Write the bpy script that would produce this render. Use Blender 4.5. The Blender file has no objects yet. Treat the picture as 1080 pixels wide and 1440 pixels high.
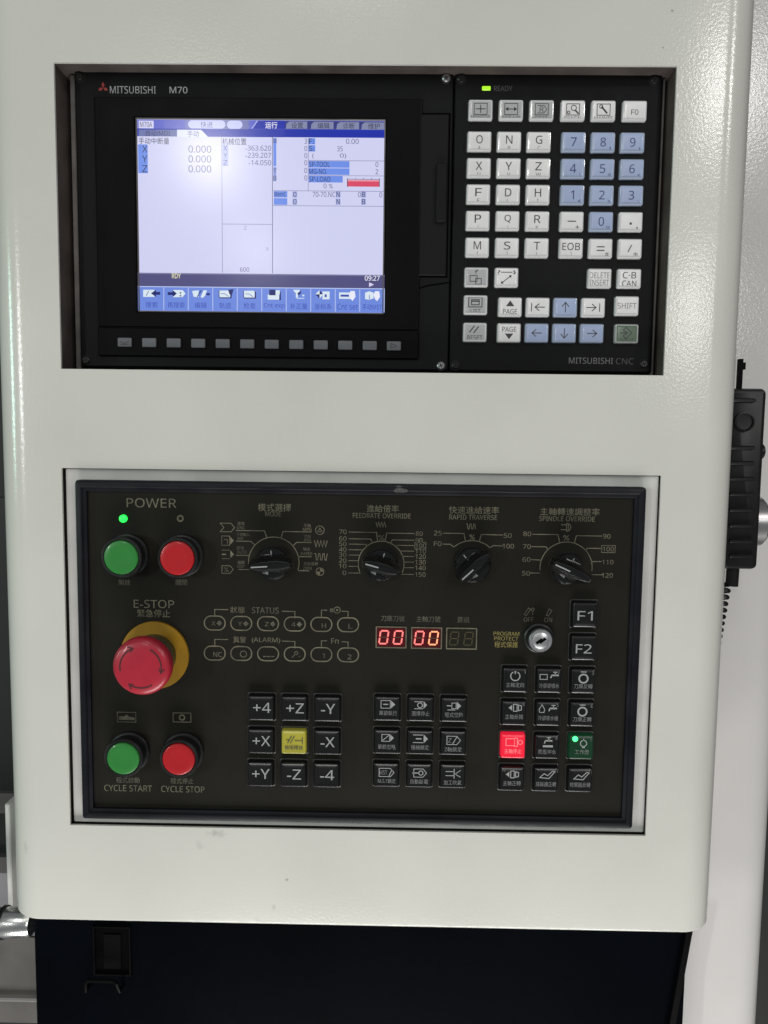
import bpy, math, random
from math import radians, sin, cos, pi, sqrt, atan2
from mathutils import Matrix, Vector

random.seed(7)
S = 0.001                                   # everything below is laid out in millimetres
scene = bpy.context.scene
COL = scene.collection

# ------------------------------------------------------------------ camera
CAM = (22.538, -540.726, -150.442)
A0, B0, C0 = -0.0893, 0.0135, -0.0123       # pitch, yaw, roll
FPX = 1100.0                                # focal length for a frame 1440 high
MR = Matrix.Rotation(B0, 3, 'Z') @ Matrix.Rotation(A0, 3, 'X') @ Matrix.Rotation(C0, 3, 'Y')
cam = bpy.data.cameras.new('camera')
cam.sensor_fit = 'VERTICAL'; cam.sensor_height = 36.0; cam.sensor_width = 27.0
cam.lens = FPX / 1440 * 36.0
cam.clip_start = 0.02; cam.clip_end = 200
camo = bpy.data.objects.new('camera', cam); COL.objects.link(camo)
right, fwd, up = MR.col[0], MR.col[1], MR.col[2]
m4 = Matrix.Identity(4)
for i in range(3):
    m4[i][0], m4[i][1], m4[i][2], m4[i][3] = right[i], up[i], -fwd[i], CAM[i] * S
camo.matrix_world = m4
scene.camera = camo
scene.render.resolution_x, scene.render.resolution_y = 768, 1024

# ------------------------------------------------------------------ light of the hall
world = bpy.data.worlds.new('World'); scene.world = world
world.use_nodes = True
world.node_tree.nodes['Background'].inputs[0].default_value = (0.80, 0.84, 0.86, 1)
world.node_tree.nodes['Background'].inputs[1].default_value = 0.15
scene.view_settings.view_transform = 'Standard'
scene.view_settings.look = 'None'
scene.view_settings.gamma = 1.0
scene.view_settings.exposure = 0.0
scene.view_settings.use_curve_mapping = False
scene.cycles.max_bounces = 6
scene.cycles.use_denoising = True
scene.cycles.sample_clamp_indirect = 4

def lamp(name, loc, target, size, power, color=(1, 1, 1)):
    l = bpy.data.lights.new(name, 'AREA'); l.shape = 'RECTANGLE'
    l.size, l.size_y = size; l.energy = power; l.color = color
    o = bpy.data.objects.new(name, l); COL.objects.link(o)
    o.location = loc
    o.rotation_euler = (Vector(target) - Vector(loc)).to_track_quat('-Z', 'Y').to_euler()
    return o
T0 = (0, 0, -0.25)
lamp('hall_lamp', (-1.52, -6.0, 2.15), T0, (0.32, 0.32), 12.5, (1.0, 1.0, 0.98))
lamp('hall_lamp', (-1.68, -9.0, 2.10), T0, (0.42, 0.32), 6, (1.0, 1.0, 0.98))
lamp('hall_lamp', (-0.2, -2.5, 2.3), T0, (0.3, 1.2), 9, (1.0, 1.0, 0.97))
lamp('hall_lamp', (3.05, -6.0, 2.75), T0, (0.4, 0.5), 34, (1.0, 0.985, 0.965))
lamp('hall_lamp', (4.2, -4.0, 2.4), T0, (0.3, 0.6), 28, (1.0, 0.985, 0.965))
lamp('hall_lamp', (3.5, -8.0, 1.3), T0, (0.4, 0.8), 36, (1.0, 0.98, 0.965))
lamp('hall_window', (-5.7, -2.45, 0.35), T0, (0.18, 1.3), 52, (0.60, 1.0, 0.84))
lamp('hall_window', (-3.9, -4.8, 0.35), T0, (0.14, 1.2), 44, (1.0, 1.0, 1.0))
lamp('floor_bounce_fill', (0.1, -0.75, -1.9), (0, 0, -0.5), (1.2, 0.6), 25, (1.0, 0.995, 0.965))  # added fill, stands in for floor bounce and brightens the lower cabinet

# ------------------------------------------------------------------ pixel of the photograph -> point on a plane of depth Y
def P(px, py, Y=0.0):
    d = right * ((px - 540) / FPX) + fwd + up * ((720 - py) / FPX)
    t = (Y - CAM[1]) / d[1]
    return (CAM[0] + d[0] * t, CAM[2] + d[2] * t)
def K(px, py, Y=0.0):                        # mm per pixel there
    return (P(px + 5, py, Y)[0] - P(px - 5, py, Y)[0]) / 10

# ------------------------------------------------------------------ materials
def lin(c):
    return tuple((x / 255 / 12.92) if x / 255 <= 0.04045 else ((x / 255 + 0.055) / 1.055) ** 2.4 for x in c)
MATS = {}
def mat(name, base=(0.5, 0.5, 0.5), rough=0.5, metal=0.0, spec=0.5, emit=None, strength=1.0, coat=0.0,
        bump=None, vary=None, rvary=None):
    """bump=(scale /m, strength, distance m)  vary=(scale, amount)  rvary=(scale, amount)"""
    m = bpy.data.materials.new(name); m.use_nodes = True
    nt = m.node_tree; b = nt.nodes['Principled BSDF']
    b.inputs['Base Color'].default_value = (*base, 1)
    b.inputs['Roughness'].default_value = rough
    b.inputs['Metallic'].default_value = metal
    b.inputs['Specular IOR Level'].default_value = spec
    b.inputs['Coat Weight'].default_value = coat
    b.inputs['Coat Roughness'].default_value = 0.08
    if emit:
        b.inputs['Emission Color'].default_value = (*emit, 1)
        b.inputs['Emission Strength'].default_value = strength
    tc = None
    def coord():
        nonlocal tc
        if tc is None: tc = nt.nodes.new('ShaderNodeNewGeometry')
        return tc.outputs['Position']
    def noise(scale, detail=3.0):
        n = nt.nodes.new('ShaderNodeTexNoise'); n.inputs['Scale'].default_value = scale
        n.inputs['Detail'].default_value = detail
        nt.links.new(coord(), n.inputs['Vector']); return n.outputs['Fac']
    if vary:
        n = noise(vary[0], 4)
        r = nt.nodes.new('ShaderNodeMapRange')
        r.inputs[1].default_value = 0.3; r.inputs[2].default_value = 0.7
        r.inputs[3].default_value = 1 - vary[1]; r.inputs[4].default_value = 1 + vary[1]
        nt.links.new(n, r.inputs[0])
        mx = nt.nodes.new('ShaderNodeVectorMath'); mx.operation = 'SCALE'
        mx.inputs[0].default_value = base
        nt.links.new(r.outputs[0], mx.inputs['Scale'])
        nt.links.new(mx.outputs[0], b.inputs['Base Color'])
    if rvary:
        n = noise(rvary[0], 3)
        r = nt.nodes.new('ShaderNodeMapRange')
        r.inputs[1].default_value = 0.3; r.inputs[2].default_value = 0.7
        r.inputs[3].default_value = max(0.02, rough - rvary[1]); r.inputs[4].default_value = rough + rvary[1]
        nt.links.new(n, r.inputs[0]); nt.links.new(r.outputs[0], b.inputs['Roughness'])
    if bump:
        n = noise(bump[0], 2)
        bp = nt.nodes.new('ShaderNodeBump'); bp.inputs['Strength'].default_value = bump[1]
        bp.inputs['Distance'].default_value = bump[2]
        nt.links.new(n, bp.inputs['Height']); nt.links.new(bp.outputs[0], b.inputs['Normal'])
    MATS[name] = m
    return m

def paint_material():
    m = mat('cabinet_paint', (0.74, 0.722, 0.668), 0.17, spec=0.5, bump=(520, 0.15, 0.0006))
    nt = m.node_tree; b = nt.nodes['Principled BSDF']
    geo = nt.nodes.new('ShaderNodeNewGeometry')
    # faint handling grime and a few rubbed smudges under the lower opening
    n1 = nt.nodes.new('ShaderNodeTexNoise'); n1.inputs['Scale'].default_value = 9; n1.inputs['Detail'].default_value = 6
    nt.links.new(geo.outputs['Position'], n1.inputs['Vector'])
    r1 = nt.nodes.new('ShaderNodeMapRange'); r1.inputs[1].default_value = 0.35; r1.inputs[2].default_value = 0.7
    r1.inputs[3].default_value = 1.0; r1.inputs[4].default_value = 0.93
    nt.links.new(n1.outputs['Fac'], r1.inputs[0])
    prev = r1.outputs[0]
    for (px, py, rx, ry, dark) in ((306, 1172, 13, 6, .26), (280, 1188, 6, 8, .12), (34, 1192, 5, 10, .14), (640, 1306, 30, 4, .16),
                                   (385, 1276, 3, 5, .2), (403, 1237, 2.4, 2.4, .35), (362, 1298, 6, 9, .1), (945, 15, 2, 2, .7),
                                   (932, 67, 1.4, 1.4, .6), (340, 664, 3, 3, .4)):
        x, z = P(px, py); k = K(px, py)
        sub = nt.nodes.new('ShaderNodeVectorMath'); sub.operation = 'SUBTRACT'
        sub.inputs[1].default_value = (x * S, 0, z * S)
        nt.links.new(geo.outputs['Position'], sub.inputs[0])
        sc = nt.nodes.new('ShaderNodeVectorMath'); sc.operation = 'MULTIPLY'
        sc.inputs[1].default_value = (1 / (rx * k * S), 0, 1 / (ry * k * S))
        nt.links.new(sub.outputs[0], sc.inputs[0])
        ln = nt.nodes.new('ShaderNodeVectorMath'); ln.operation = 'LENGTH'
        nt.links.new(sc.outputs[0], ln.inputs[0])
        n2 = nt.nodes.new('ShaderNodeTexNoise'); n2.inputs['Scale'].default_value = 260; n2.inputs['Detail'].default_value = 5
        nt.links.new(geo.outputs['Position'], n2.inputs['Vector'])
        ad = nt.nodes.new('ShaderNodeMath'); ad.operation = 'MULTIPLY_ADD'; ad.inputs[1].default_value = 2.6; ad.inputs[2].default_value = -1.3
        nt.links.new(n2.outputs['Fac'], ad.inputs[0])
        ad2 = nt.nodes.new('ShaderNodeMath'); nt.links.new(ln.outputs['Value'], ad2.inputs[0]); nt.links.new(ad.outputs[0], ad2.inputs[1])
        rr = nt.nodes.new('ShaderNodeMapRange'); rr.inputs[1].default_value = 0.1; rr.inputs[2].default_value = 1.1
        rr.inputs[3].default_value = 1 - dark; rr.inputs[4].default_value = 1.0
        nt.links.new(ad2.outputs[0], rr.inputs[0])
        mu = nt.nodes.new('ShaderNodeMath'); mu.operation = 'MULTIPLY'
        nt.links.new(prev, mu.inputs[0]); nt.links.new(rr.outputs[0], mu.inputs[1]); prev = mu.outputs[0]
    mx = nt.nodes.new('ShaderNodeVectorMath'); mx.operation = 'SCALE'; mx.inputs[0].default_value = (0.74, 0.722, 0.668)
    nt.links.new(prev, mx.inputs['Scale']); nt.links.new(mx.outputs[0], b.inputs['Base Color'])
    return m
PAINT = paint_material()
PLATE = mat('plate_paint', (0.64,0.63,0.60), 0.45, bump=(300, 0.1, 0.0005), vary=(25, 0.10))
COLUMN = mat('column_paint', (0.72, 0.695, 0.68), 0.17, bump=(520, 0.15, 0.0006), vary=(8, 0.04))
LINING = mat('opening_lining', (0.085, 0.068, 0.062), 0.6, vary=(40, 0.35), bump=(200, 0.2, 0.0005))
GASKET = mat('grey_gasket', (0.12, 0.108, 0.10), 0.6, vary=(60, 0.3))
UNIT = mat('unit_plastic', (0.0055, 0.0055, 0.0065), 0.5, bump=(1800, 0.12, 0.0002), rvary=(30, 0.06), vary=(12, 0.2), spec=0.16)
UNITD = mat('bezel_plastic', (0.0030, 0.0026, 0.0030), 0.42, rvary=(25, 0.08), vary=(10, 0.2), spec=0.1)
COVER = mat('slot_cover_plastic', (0.0095, 0.009, 0.010), 0.55, rvary=(30, 0.05), spec=0.15)
FRAME = mat('rubber_frame', (0.008, 0.008, 0.012), 0.42, rvary=(40, 0.12), vary=(30, 0.25), spec=0.25)
FACE = mat('faceplate_film', (0.0125, 0.0113, 0.0080), 0.5, rvary=(18, 0.08), vary=(7, 0.12), spec=0.18)
JOINT = mat('dark_joint', (0.0012, 0.0012, 0.0012), 0.9, spec=0.05)
GAP = mat('shadow_gap', (0.012, 0.011, 0.010), 0.8)
PRINT = mat('olive_print', (0.158, 0.142, 0.094), 0.55, vary=(140, 0.4))
PRINTD = mat('worn_print', (0.11, 0.10, 0.070), 0.6, vary=(160, 0.45))
PRINTG = mat('gold_print', (0.30, 0.24, 0.07), 0.55)
WHITEPRINT = mat('white_print', (0.45, 0.45, 0.46), 0.5)
DIMPRINT = mat('dim_print', (0.075, 0.072, 0.075), 0.4)
REDPRINT = mat('red_print', (0.32, 0.035, 0.03), 0.5)
KEYW = mat('white_key', (0.86, 0.83, 0.83), 0.28, coat=0.4, vary=(70, 0.05))
KEYC = mat('clear_key_rim', (0.72,0.71,0.72), 0.14, coat=0.6)
KEYB = mat('blue_key', (0.40, 0.47, 0.69), 0.28, coat=0.4, vary=(70, 0.05))
KEYBC = mat('blue_key_rim', (0.40,0.46,0.60), 0.14, coat=0.6)
KEYG = mat('green_key', (0.12,0.17,0.115), 0.3, coat=0.4)
KEYGR = mat('grey_key', (0.48,0.475,0.48), 0.3, coat=0.4)
KEYL = mat('key_legend', (0.055, 0.052, 0.058), 0.5)
KEYLB = mat('blue_legend', (0.04, 0.055, 0.19), 0.5)
KEYLD = mat('faded_legend', (0.22, 0.21, 0.22), 0.5)
SOFT = mat('softkey_grey', (0.16,0.165,0.18), 0.35, vary=(60, 0.12))
BLACK = mat('black_gloss', (0.0065, 0.0062, 0.007), 0.28, coat=0.1)
BLACKM = mat('black_satin', (0.010, 0.010, 0.011), 0.38, rvary=(60, 0.1))
KNOB = mat('knob_plastic', (0.007, 0.007, 0.0075), 0.13, coat=0.5)
KEYEDGE = mat('key_surround', (0.016,0.015,0.014), 0.4)
KWHITE = mat('black_key_legend', (0.37,0.37,0.37), 0.5)
KDIM = mat('worn_key_legend', (0.21,0.21,0.21), 0.5, vary=(500, 0.35))
YELLOW = mat('yellow_key_cap', (0.47,0.42,0.05), 0.32, coat=0.3)
YELLOWD = mat('estop_yellow', (0.33, 0.175, 0.006), 0.45, vary=(60, 0.12))
RED = mat('estop_red', (0.47, 0.021, 0.043), 0.34, vary=(90, 0.08), coat=0.15)
REDARROW = mat('arrow_dark_red', (0.085, 0.012, 0.016), 0.6)
BTNG = mat('button_green', (0.032, 0.24, 0.045), 0.32, coat=0.3)
BTNR = mat('button_red', (0.50, 0.012, 0.018), 0.32, coat=0.3)
COLLAR = mat('dark_green_collar', (0.035, 0.040, 0.018), 0.35)
STEEL = mat('brushed_steel', (0.75,0.75,0.76), 0.34, metal=1.0, bump=(900, 0.12, 0.0002), vary=(200, 0.12))
CHROME = mat('chrome', (0.88,0.90,0.88), 0.22, metal=1.0, bump=(350, 0.15, 0.0004), rvary=(60, 0.06))
STAINLESS = mat('stainless_sheet', (0.19,0.175,0.165), 0.5, metal=0.6, vary=(14, 0.22), rvary=(20, 0.1))
STAINEDGE = mat('stainless_edge', (0.75, 0.72, 0.70), 0.3, metal=0.8)
NAVY = mat('navy_paint', (0.0012, 0.0019, 0.0036), 0.5, bump=(260, 0.15, 0.0006), vary=(10, 0.3), spec=0.03)
NAVYB = mat('dark_fitting', (0.003,0.003,0.003), 0.4, spec=0.05)
GUARD = mat('guard_dark', (0.012, 0.014, 0.012), 0.5)
GUARDG = mat('guard_grey', (0.11,0.10,0.10), 0.5, vary=(20, 0.2))
GUARDL = mat('guard_light', (0.30,0.28,0.30), 0.5)
PEND = mat('pendant_plastic', (0.008,0.0075,0.008), 0.36, bump=(900, 0.15, 0.0003), rvary=(40, 0.08), spec=0.35)
SCREW = mat('screw_black', (0.03, 0.03, 0.03), 0.3, metal=0.6)
SCREWB = mat('screw_bright', (0.45, 0.45, 0.45), 0.35, metal=0.9)
LEDG = mat('led_green', (0.02, 0.2, 0.03), 0.3, emit=(0.015, 0.75, 0.06), strength=2.6)
LEDG2 = mat('key_lamp_green', (0.02, 0.2, 0.05), 0.3, emit=(0.04, 0.80, 0.16), strength=4.0)
LEDY = mat('led_lime', (0.1, 0.2, 0.01), 0.3, emit=(0.38, 0.80, 0.02), strength=1.1)
REDLIT = mat('lit_red_key', (0.4, 0.01, 0.02), 0.3, emit=(0.85, 0.012, 0.045), strength=0.75, coat=0.3)
GREENLIT = mat('dim_green_lit_key', (0.004, 0.012, 0.006), 0.3, emit=(0.0015, 0.030, 0.010), strength=0.8)
REDLEG = mat('lit_red_legend', (0.3, 0.1, 0.1), 0.4, emit=(0.9, 0.25, 0.27), strength=0.8)
SEGON = mat('segment_lit', (0.3, 0.02, 0.02), 0.3, emit=(1.0, 0.24, 0.22), strength=1.25)
SEGHOT = mat('segment_lit_orange', (0.3, 0.05, 0.02), 0.3, emit=(1.0, 0.42, 0.20), strength=1.3)
SEGOFF = mat('segment_dark', (0.085, 0.07, 0.035), 0.4)
WINRED = mat('display_window_red', (0.035, 0.004, 0.005), 0.25, emit=(0.05, 0.001, 0.003), strength=0.8)
WINDARK = mat('display_window_dark', (0.016, 0.014, 0.009), 0.25)
CHIPW = mat('chip_white', (0.6, 0.58, 0.55), 0.6)
CHIPG = mat('chip_grey', (0.08,0.078,0.075), 0.6, vary=(600, 0.5))
DIAL = mat('dial_metal', (0.55, 0.53, 0.53), 0.3, metal=0.9)

EMS = {}
def em(r, g, b):
    """a screen colour: the panel gives off this light behind a faintly glossy film"""
    k = (r, g, b)
    if k not in EMS:
        EMS[k] = mat('screen_%02x%02x%02x' % k, (0.01, 0.01, 0.012), 0.16, spec=0.5, emit=lin(k), strength=0.93)
    return EMS[k]

# ------------------------------------------------------------------ mesh building (mm; x right, y away from the camera, z up)
_tc = bpy.data.curves.new('text_tmp', 'FONT'); _to = bpy.data.objects.new('text_tmp', _tc)
TEXTS = {}
def sans(s, mono=False, heavy=False):
    """Latin letters and digits as upright sans-serif glyphs"""
    U, Lw, D = (0x1D670, 0x1D68A, 0x1D7F6) if mono else (0x1D5D4, 0x1D5EE, 0x1D7EC) if heavy else (0x1D5A0, 0x1D5BA, 0x1D7E2)
    return ''.join(chr(U + ord(c) - 65) if 'A' <= c <= 'Z' else chr(Lw + ord(c) - 97) if 'a' <= c <= 'z' else chr(D + ord(c) - 48) if '0' <= c <= '9' else c for c in s)
MONO = [False]
def text_shape(s, bold=0.0):
    s = sans(s)
    key = (s, bold)
    if key not in TEXTS:
        _tc.body = s; _tc.size = 1.0; _tc.resolution_u = 3; _tc.offset = bold
        me = _to.to_mesh()
        vs = [(v.co.x, v.co.y) for v in me.vertices]
        fs = [tuple(p.vertices) for p in me.polygons]
        _to.to_mesh_clear()
        x0, x1 = min(v[0] for v in vs), max(v[0] for v in vs)
        y0, y1 = min(v[1] for v in vs), max(v[1] for v in vs)
        TEXTS[key] = ([(v[0] - (x0 + x1) / 2, v[1] - (y0 + y1) / 2) for v in vs], fs, x1 - x0, y1 - y0)
    return TEXTS[key]

class MB:
    def __init__(self): self.v = []; self.f = []; self.m = []; self.mats = []
    def mi(self, m):
        if m not in self.mats: self.mats.append(m)
        return self.mats.index(m)
    def add(self, vs, fs, m):
        o = len(self.v); k = self.mi(m)
        self.v += vs
        for f in fs: self.f.append(tuple(i + o for i in f)); self.m.append(k)
    def box(self, x0, x1, y0, y1, z0, z1, m):
        v = [(x, y, z) for x in (x0, x1) for y in (y0, y1) for z in (z0, z1)]
        self.add(v, [(0, 1, 3, 2), (4, 6, 7, 5), (0, 4, 5, 1), (2, 3, 7, 6), (0, 2, 6, 4), (1, 5, 7, 3)], m)
    def loops(self, loops, m, cap0=False, cap1=False):
        n = len(loops[0]); vs = [p for l in loops for p in l]; fs = []
        for a in range(len(loops) - 1):
            for i in range(n):
                j = (i + 1) % n
                fs.append((a * n + i, a * n + j, (a + 1) * n + j, (a + 1) * n + i))
        if cap0: fs.append(tuple(range(n)))
        if cap1: fs.append(tuple((len(loops) - 1) * n + i for i in range(n)))
        self.add(vs, fs, m)
    def rr(self, cx, cz, w, h, r, prof, m, cap=True, seg=4, taper=None):
        """rounded-rectangle loft, prof = [(inset, y)] from the back to the front"""
        L = []
        for ins, y in prof:
            ww, hh = w / 2 - ins, h / 2 - ins
            rad = max(0.05, min(r - ins if r > ins else 0.05, ww, hh)); l = []
            for q, (sx, sz) in enumerate(((1, 1), (-1, 1), (-1, -1), (1, -1))):
                for k in range(seg + 1):
                    a = q * pi / 2 + k / seg * pi / 2
                    l.append((cx + sx * (ww - rad) + rad * cos(a), y, cz + sz * (hh - rad) + rad * sin(a)))
            L.append(l)
        self.loops(L, m, False, cap)
    def lathe(self, cx, cz, prof, m, n=40, cap=True, teeth=None):
        """axis along y; prof = [(r, y)]; teeth=(count, depth, index set)"""
        L = []
        for k, (r, y) in enumerate(prof):
            l = []
            for i in range(n):
                rr = r
                if teeth and k in teeth[2] and i % 2: rr = r - teeth[1]
                a = 2 * pi * i / n; l.append((cx + rr * cos(a), y, cz + rr * sin(a)))
            L.append(l)
        self.loops(L, m, False, cap)
    def lathe_x(self, cy, cz, prof, m, n=32):
        L = [[(x, cy + r * cos(2 * pi * i / n), cz + r * sin(2 * pi * i / n)) for i in range(n)] for r, x in prof]
        self.loops(L, m, True, True)
    def poly(self, pts, y, m):
        self.add([(x, y, z) for x, z in pts], [tuple(range(len(pts)))], m)
    def rect(self, x0, x1, z0, z1, y, m): self.poly([(x0, z0), (x1, z0), (x1, z1), (x0, z1)], y, m)
    def line(self, pts, w, y, m, closed=False):
        n = len(pts); L = []; R = []
        for i in range(n):
            p = pts[i]
            a = pts[i - 1] if (i or closed) else None
            b = pts[(i + 1) % n] if (i < n - 1 or closed) else None
            def un(u, v):
                d = (v[0] - u[0], v[1] - u[1]); l = sqrt(d[0] ** 2 + d[1] ** 2) or 1; return (d[0] / l, d[1] / l)
            d1 = un(a, p) if a else un(p, b); d2 = un(p, b) if b else d1
            nx, nz = -(d1[1] + d2[1]), d1[0] + d2[0]; l = sqrt(nx * nx + nz * nz) or 1; nx /= l; nz /= l
            c = max(0.45, nx * -d1[1] + nz * d1[0]); h = w / 2 / c
            L.append((p[0] + nx * h, y, p[1] + nz * h)); R.append((p[0] - nx * h, y, p[1] - nz * h))
        fs = [(i, (i + 1) % n, n + (i + 1) % n, n + i) for i in range(n if closed else n - 1)]
        self.add(L + R, fs, m)
    def arc(self, cx, cz, r, a0, a1, w, y, m, n=28):
        self.line([(cx + r * cos(radians(a0 + (a1 - a0) * i / n)), cz + r * sin(radians(a0 + (a1 - a0) * i / n))) for i in range(n + 1)], w, y, m)
    def circ(self, cx, cz, r, w, y, m, n=24):
        self.line([(cx + r * cos(2 * pi * i / n), cz + r * sin(2 * pi * i / n)) for i in range(n)], w, y, m, True)
    def disc(self, cx, cz, r, y, m, n=24):
        self.poly([(cx + r * cos(2 * pi * i / n), cz + r * sin(2 * pi * i / n)) for i in range(n)], y, m)
    def text(self, s, x, z, w, h, y, m, bold=0.0):
        vs, fs, tw, th = text_shape(s, bold)
        sx = w / tw if w else h / th; sz = h / th if h else sx
        self.add([(x + a * sx, y, z + b * sz) for a, b in vs], fs, m)
    # the same in pixels of the photograph, laid on the plane y
    def ptext(self, s, px, py, wpx, hpx, y, m, bold=0.0):
        x, z = P(px, py, y); k = K(px, py, y)
        self.text(s, x, z, wpx * k if wpx else None, hpx * k if hpx else None, y, m, bold)
    def prect(self, x0, y0, x1, y1, y, m):
        xa, za = P(x0, y0, y); xb, _ = P(x1, y0, y); _, zb = P(x0, y1, y)
        self.rect(xa, xb, zb, za, y, m)
    def pline(self, pts, wpx, y, m, closed=False):
        k = K(*pts[0], y)
        self.line([P(a, b, y) for a, b in pts], wpx * k, y, m, closed)
    def ppoly(self, pts, y, m): self.poly([P(a, b, y) for a, b in pts], y, m)
    def tube(self, pts, r, m, n=8):
        """round bar along 3-D points"""
        L = []
        for i, p in enumerate(pts):
            a = Vector(pts[max(0, i - 1)]); b = Vector(pts[min(len(pts) - 1, i + 1)])
            d = (b - a).normalized(); u = d.orthogonal().normalized() if i == 0 else (u - d * u.dot(d)).normalized()
            w = d.cross(u)
            L.append([tuple(Vector(p) + (u * cos(2 * pi * k / n) + w * sin(2 * pi * k / n)) * r) for k in range(n)])
        self.loops(L, m, True, True)
    def mesh(self, name, o=(0, 0, 0), merge=False, angle=32):
        me = bpy.data.meshes.new(name)
        me.from_pydata([((a - o[0]) * S, (b - o[1]) * S, (c - o[2]) * S) for a, b, c in self.v], [], self.f)
        for m in self.mats: me.materials.append(m)
        me.polygons.foreach_set('material_index', self.m)
        if merge:
            import bmesh
            bm = bmesh.new(); bm.from_mesh(me); bmesh.ops.remove_doubles(bm, verts=bm.verts, dist=1e-6)
            bmesh.ops.recalc_face_normals(bm, faces=bm.faces); bm.to_mesh(me); bm.free()
        me.shade_smooth(); me.set_sharp_from_angle(angle=radians(angle))
        me.update()
        return me

WL = {}
def link(name, data, parent=None, loc=(0, 0, 0), label=None, cat=None, group=None, kind=None):
    o = bpy.data.objects.new(name, data); COL.objects.link(o)
    base = WL[parent.name] if parent else (0, 0, 0)
    o.parent = parent
    o.location = tuple((loc[i] - base[i]) * S for i in range(3))
    WL[o.name] = loc
    for k, v in (('label', label), ('category', cat), ('group', group), ('kind', kind)):
        if v: o[k] = v
    return o
def thing(name, label, cat, loc): return link(name, None, None, loc, label, cat)
def part(name, mb, parent, loc=None, label=None, merge=False, angle=32, **kw):
    """a mesh given in world mm, its origin moved to loc"""
    loc = loc or WL[parent.name]
    return link(name, mb.mesh(name, loc, merge, angle), parent, loc, label, **kw)

# ==================================================================== CONTROL CABINET
UX0, UX1, UZ1, UZ0 = -207.9, 204.3, 98.0, -103.1        # upper opening
LX0, LX1, LZ1, LZ0 = -209.3, 205.7, -171.2, -429.6      # lower opening
CX0 = P(7, 900)[0] - 7; CX1 = P(1013, 900)[0] + 9.5   # outer width over the rounded edges
CZ0 = P(540, 1304)[1]; CZ1 = P(540, -160)[1]
RF = 26.0                                               # rounded vertical edges
cab = thing('control_cabinet', 'off white painted control cabinet with rounded edges and two rectangular openings', 'control cabinet', (0, 0, CZ0))
b = MB()
xs = sorted({CX0 + RF, UX0, UX1, LX0, LX1, CX1 - RF}); zs = sorted({CZ0 + 2.2, LZ0, LZ1, UZ0, UZ1, CZ1})
for i in range(len(xs) - 1):
    for j in range(len(zs) - 1):
        xm, zm = (xs[i] + xs[i + 1]) / 2, (zs[j] + zs[j + 1]) / 2
        if (UX0 < xm < UX1 and UZ0 < zm < UZ1) or (LX0 < xm < LX1 and LZ0 < zm < LZ1): continue
        b.add([(xs[i], 0, zs[j]), (xs[i + 1], 0, zs[j]), (xs[i + 1], 0, zs[j + 1]), (xs[i], 0, zs[j + 1])], [(0, 1, 2, 3)], PAINT)
def plan(ins):
    r = RF; o = []
    o.append((CX0 + ins, 190))
    for k in range(13):
        a = pi - k / 12 * pi / 2
        o.append((CX0 + r + (r - ins) * cos(a), r - (r - ins) * sin(a)))
    for x in xs[1:-1]: o.append((x, ins))
    for k in range(13):
        a = pi / 2 - k / 12 * pi / 2
        o.append((CX1 - r + (r - ins) * cos(a), r - (r - ins) * sin(a)))
    o.append((CX1 - ins, 190))
    return o
def strip(za, zb, ia, ib, skip_front):
    A, B = plan(ia), plan(ib); n = len(A)
    for k in range(n - 1):
        if skip_front and 13 <= k <= n - 15: continue
        b.add([(A[k][0], A[k][1], za), (A[k + 1][0], A[k + 1][1], za), (B[k + 1][0], B[k + 1][1], zb), (B[k][0], B[k][1], zb)], [(0, 1, 2, 3)], PAINT)
for j in range(len(zs) - 1): strip(zs[j], zs[j + 1], 0, 0, True)
for (za, ia), (zb, ib) in zip([(CZ0 + 2.2, 0), (CZ0 + 1.2, .25), (CZ0 + .4, .9), (CZ0, 2.0)], [(CZ0 + 1.2, .25), (CZ0 + .4, .9), (CZ0, 2.0)]):
    strip(za, zb, ia, ib, False)
b.add([(x, y, CZ0) for x, y in plan(2.0)], [tuple(range(len(plan(2.0))))], PAINT)
b.add([(x, y, CZ1) for x, y in plan(0)], [tuple(range(len(plan(0))))], PAINT)
for (x0, x1, z0, z1, d) in ((UX0, UX1, UZ0, UZ1, 2.0), (LX0, LX1, LZ0, LZ1, 2.0)):      # cut edges of the sheet
    c = [(x0, z0), (x1, z0), (x1, z1), (x0, z1)]
    for k in range(4):
        p, q = c[k], c[(k + 1) % 4]
        b.add([(p[0], 0, p[1]), (q[0], 0, q[1]), (q[0], d, q[1]), (p[0], d, p[1])], [(0, 1, 2, 3)], PAINT)
part('shell', b, cab, merge=True, angle=28)
# the dark lining of the upper opening
b = MB()
b.rr((UX0 + UX1) / 2, (UZ0 + UZ1) / 2, UX1 - UX0 + 1.2, UZ1 - UZ0 + 1.2, 0.3, [(0, 2.02), (0, 30)], LINING, cap=True, seg=1)
part('opening_lining', b, cab, label='dark brownish lining inside the upper opening')
for x0, x1 in ((UX0 + 3.5, UX0 + 7.0), (UX1 - 3.2, UX1 - 1.6)):
    b = MB(); b.rr((x0 + x1) / 2, (UZ0 + UZ1) / 2, x1 - x0, UZ1 - UZ0 - 0.5, 0.8, [(0, 29.9), (0, 17.5), (.5, 17.0)], GASKET, seg=2)
    part('gasket_strip', b, cab)
# white backing plate of the lower opening, a dark joint round it
b = MB()
b.box(LX0 - 6, LX1 + 6, 9.0, 10.0, LZ0 - 6, LZ1 + 6, GAP)
part('joint_backing', b, cab)
b = MB()
b.rr((LX0 + 1.2 + LX1 - .2) / 2, (LZ0 + .7 + LZ1 - .2) / 2, LX1 - LX0 - 1.4, LZ1 - LZ0 - .9, 1.0, [(0, 8.9), (0, 4.2), (.5, 3.7)], PLATE, seg=3)
part('backing_plate', b, cab, label='pale backing plate framing the operator panel')

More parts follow.
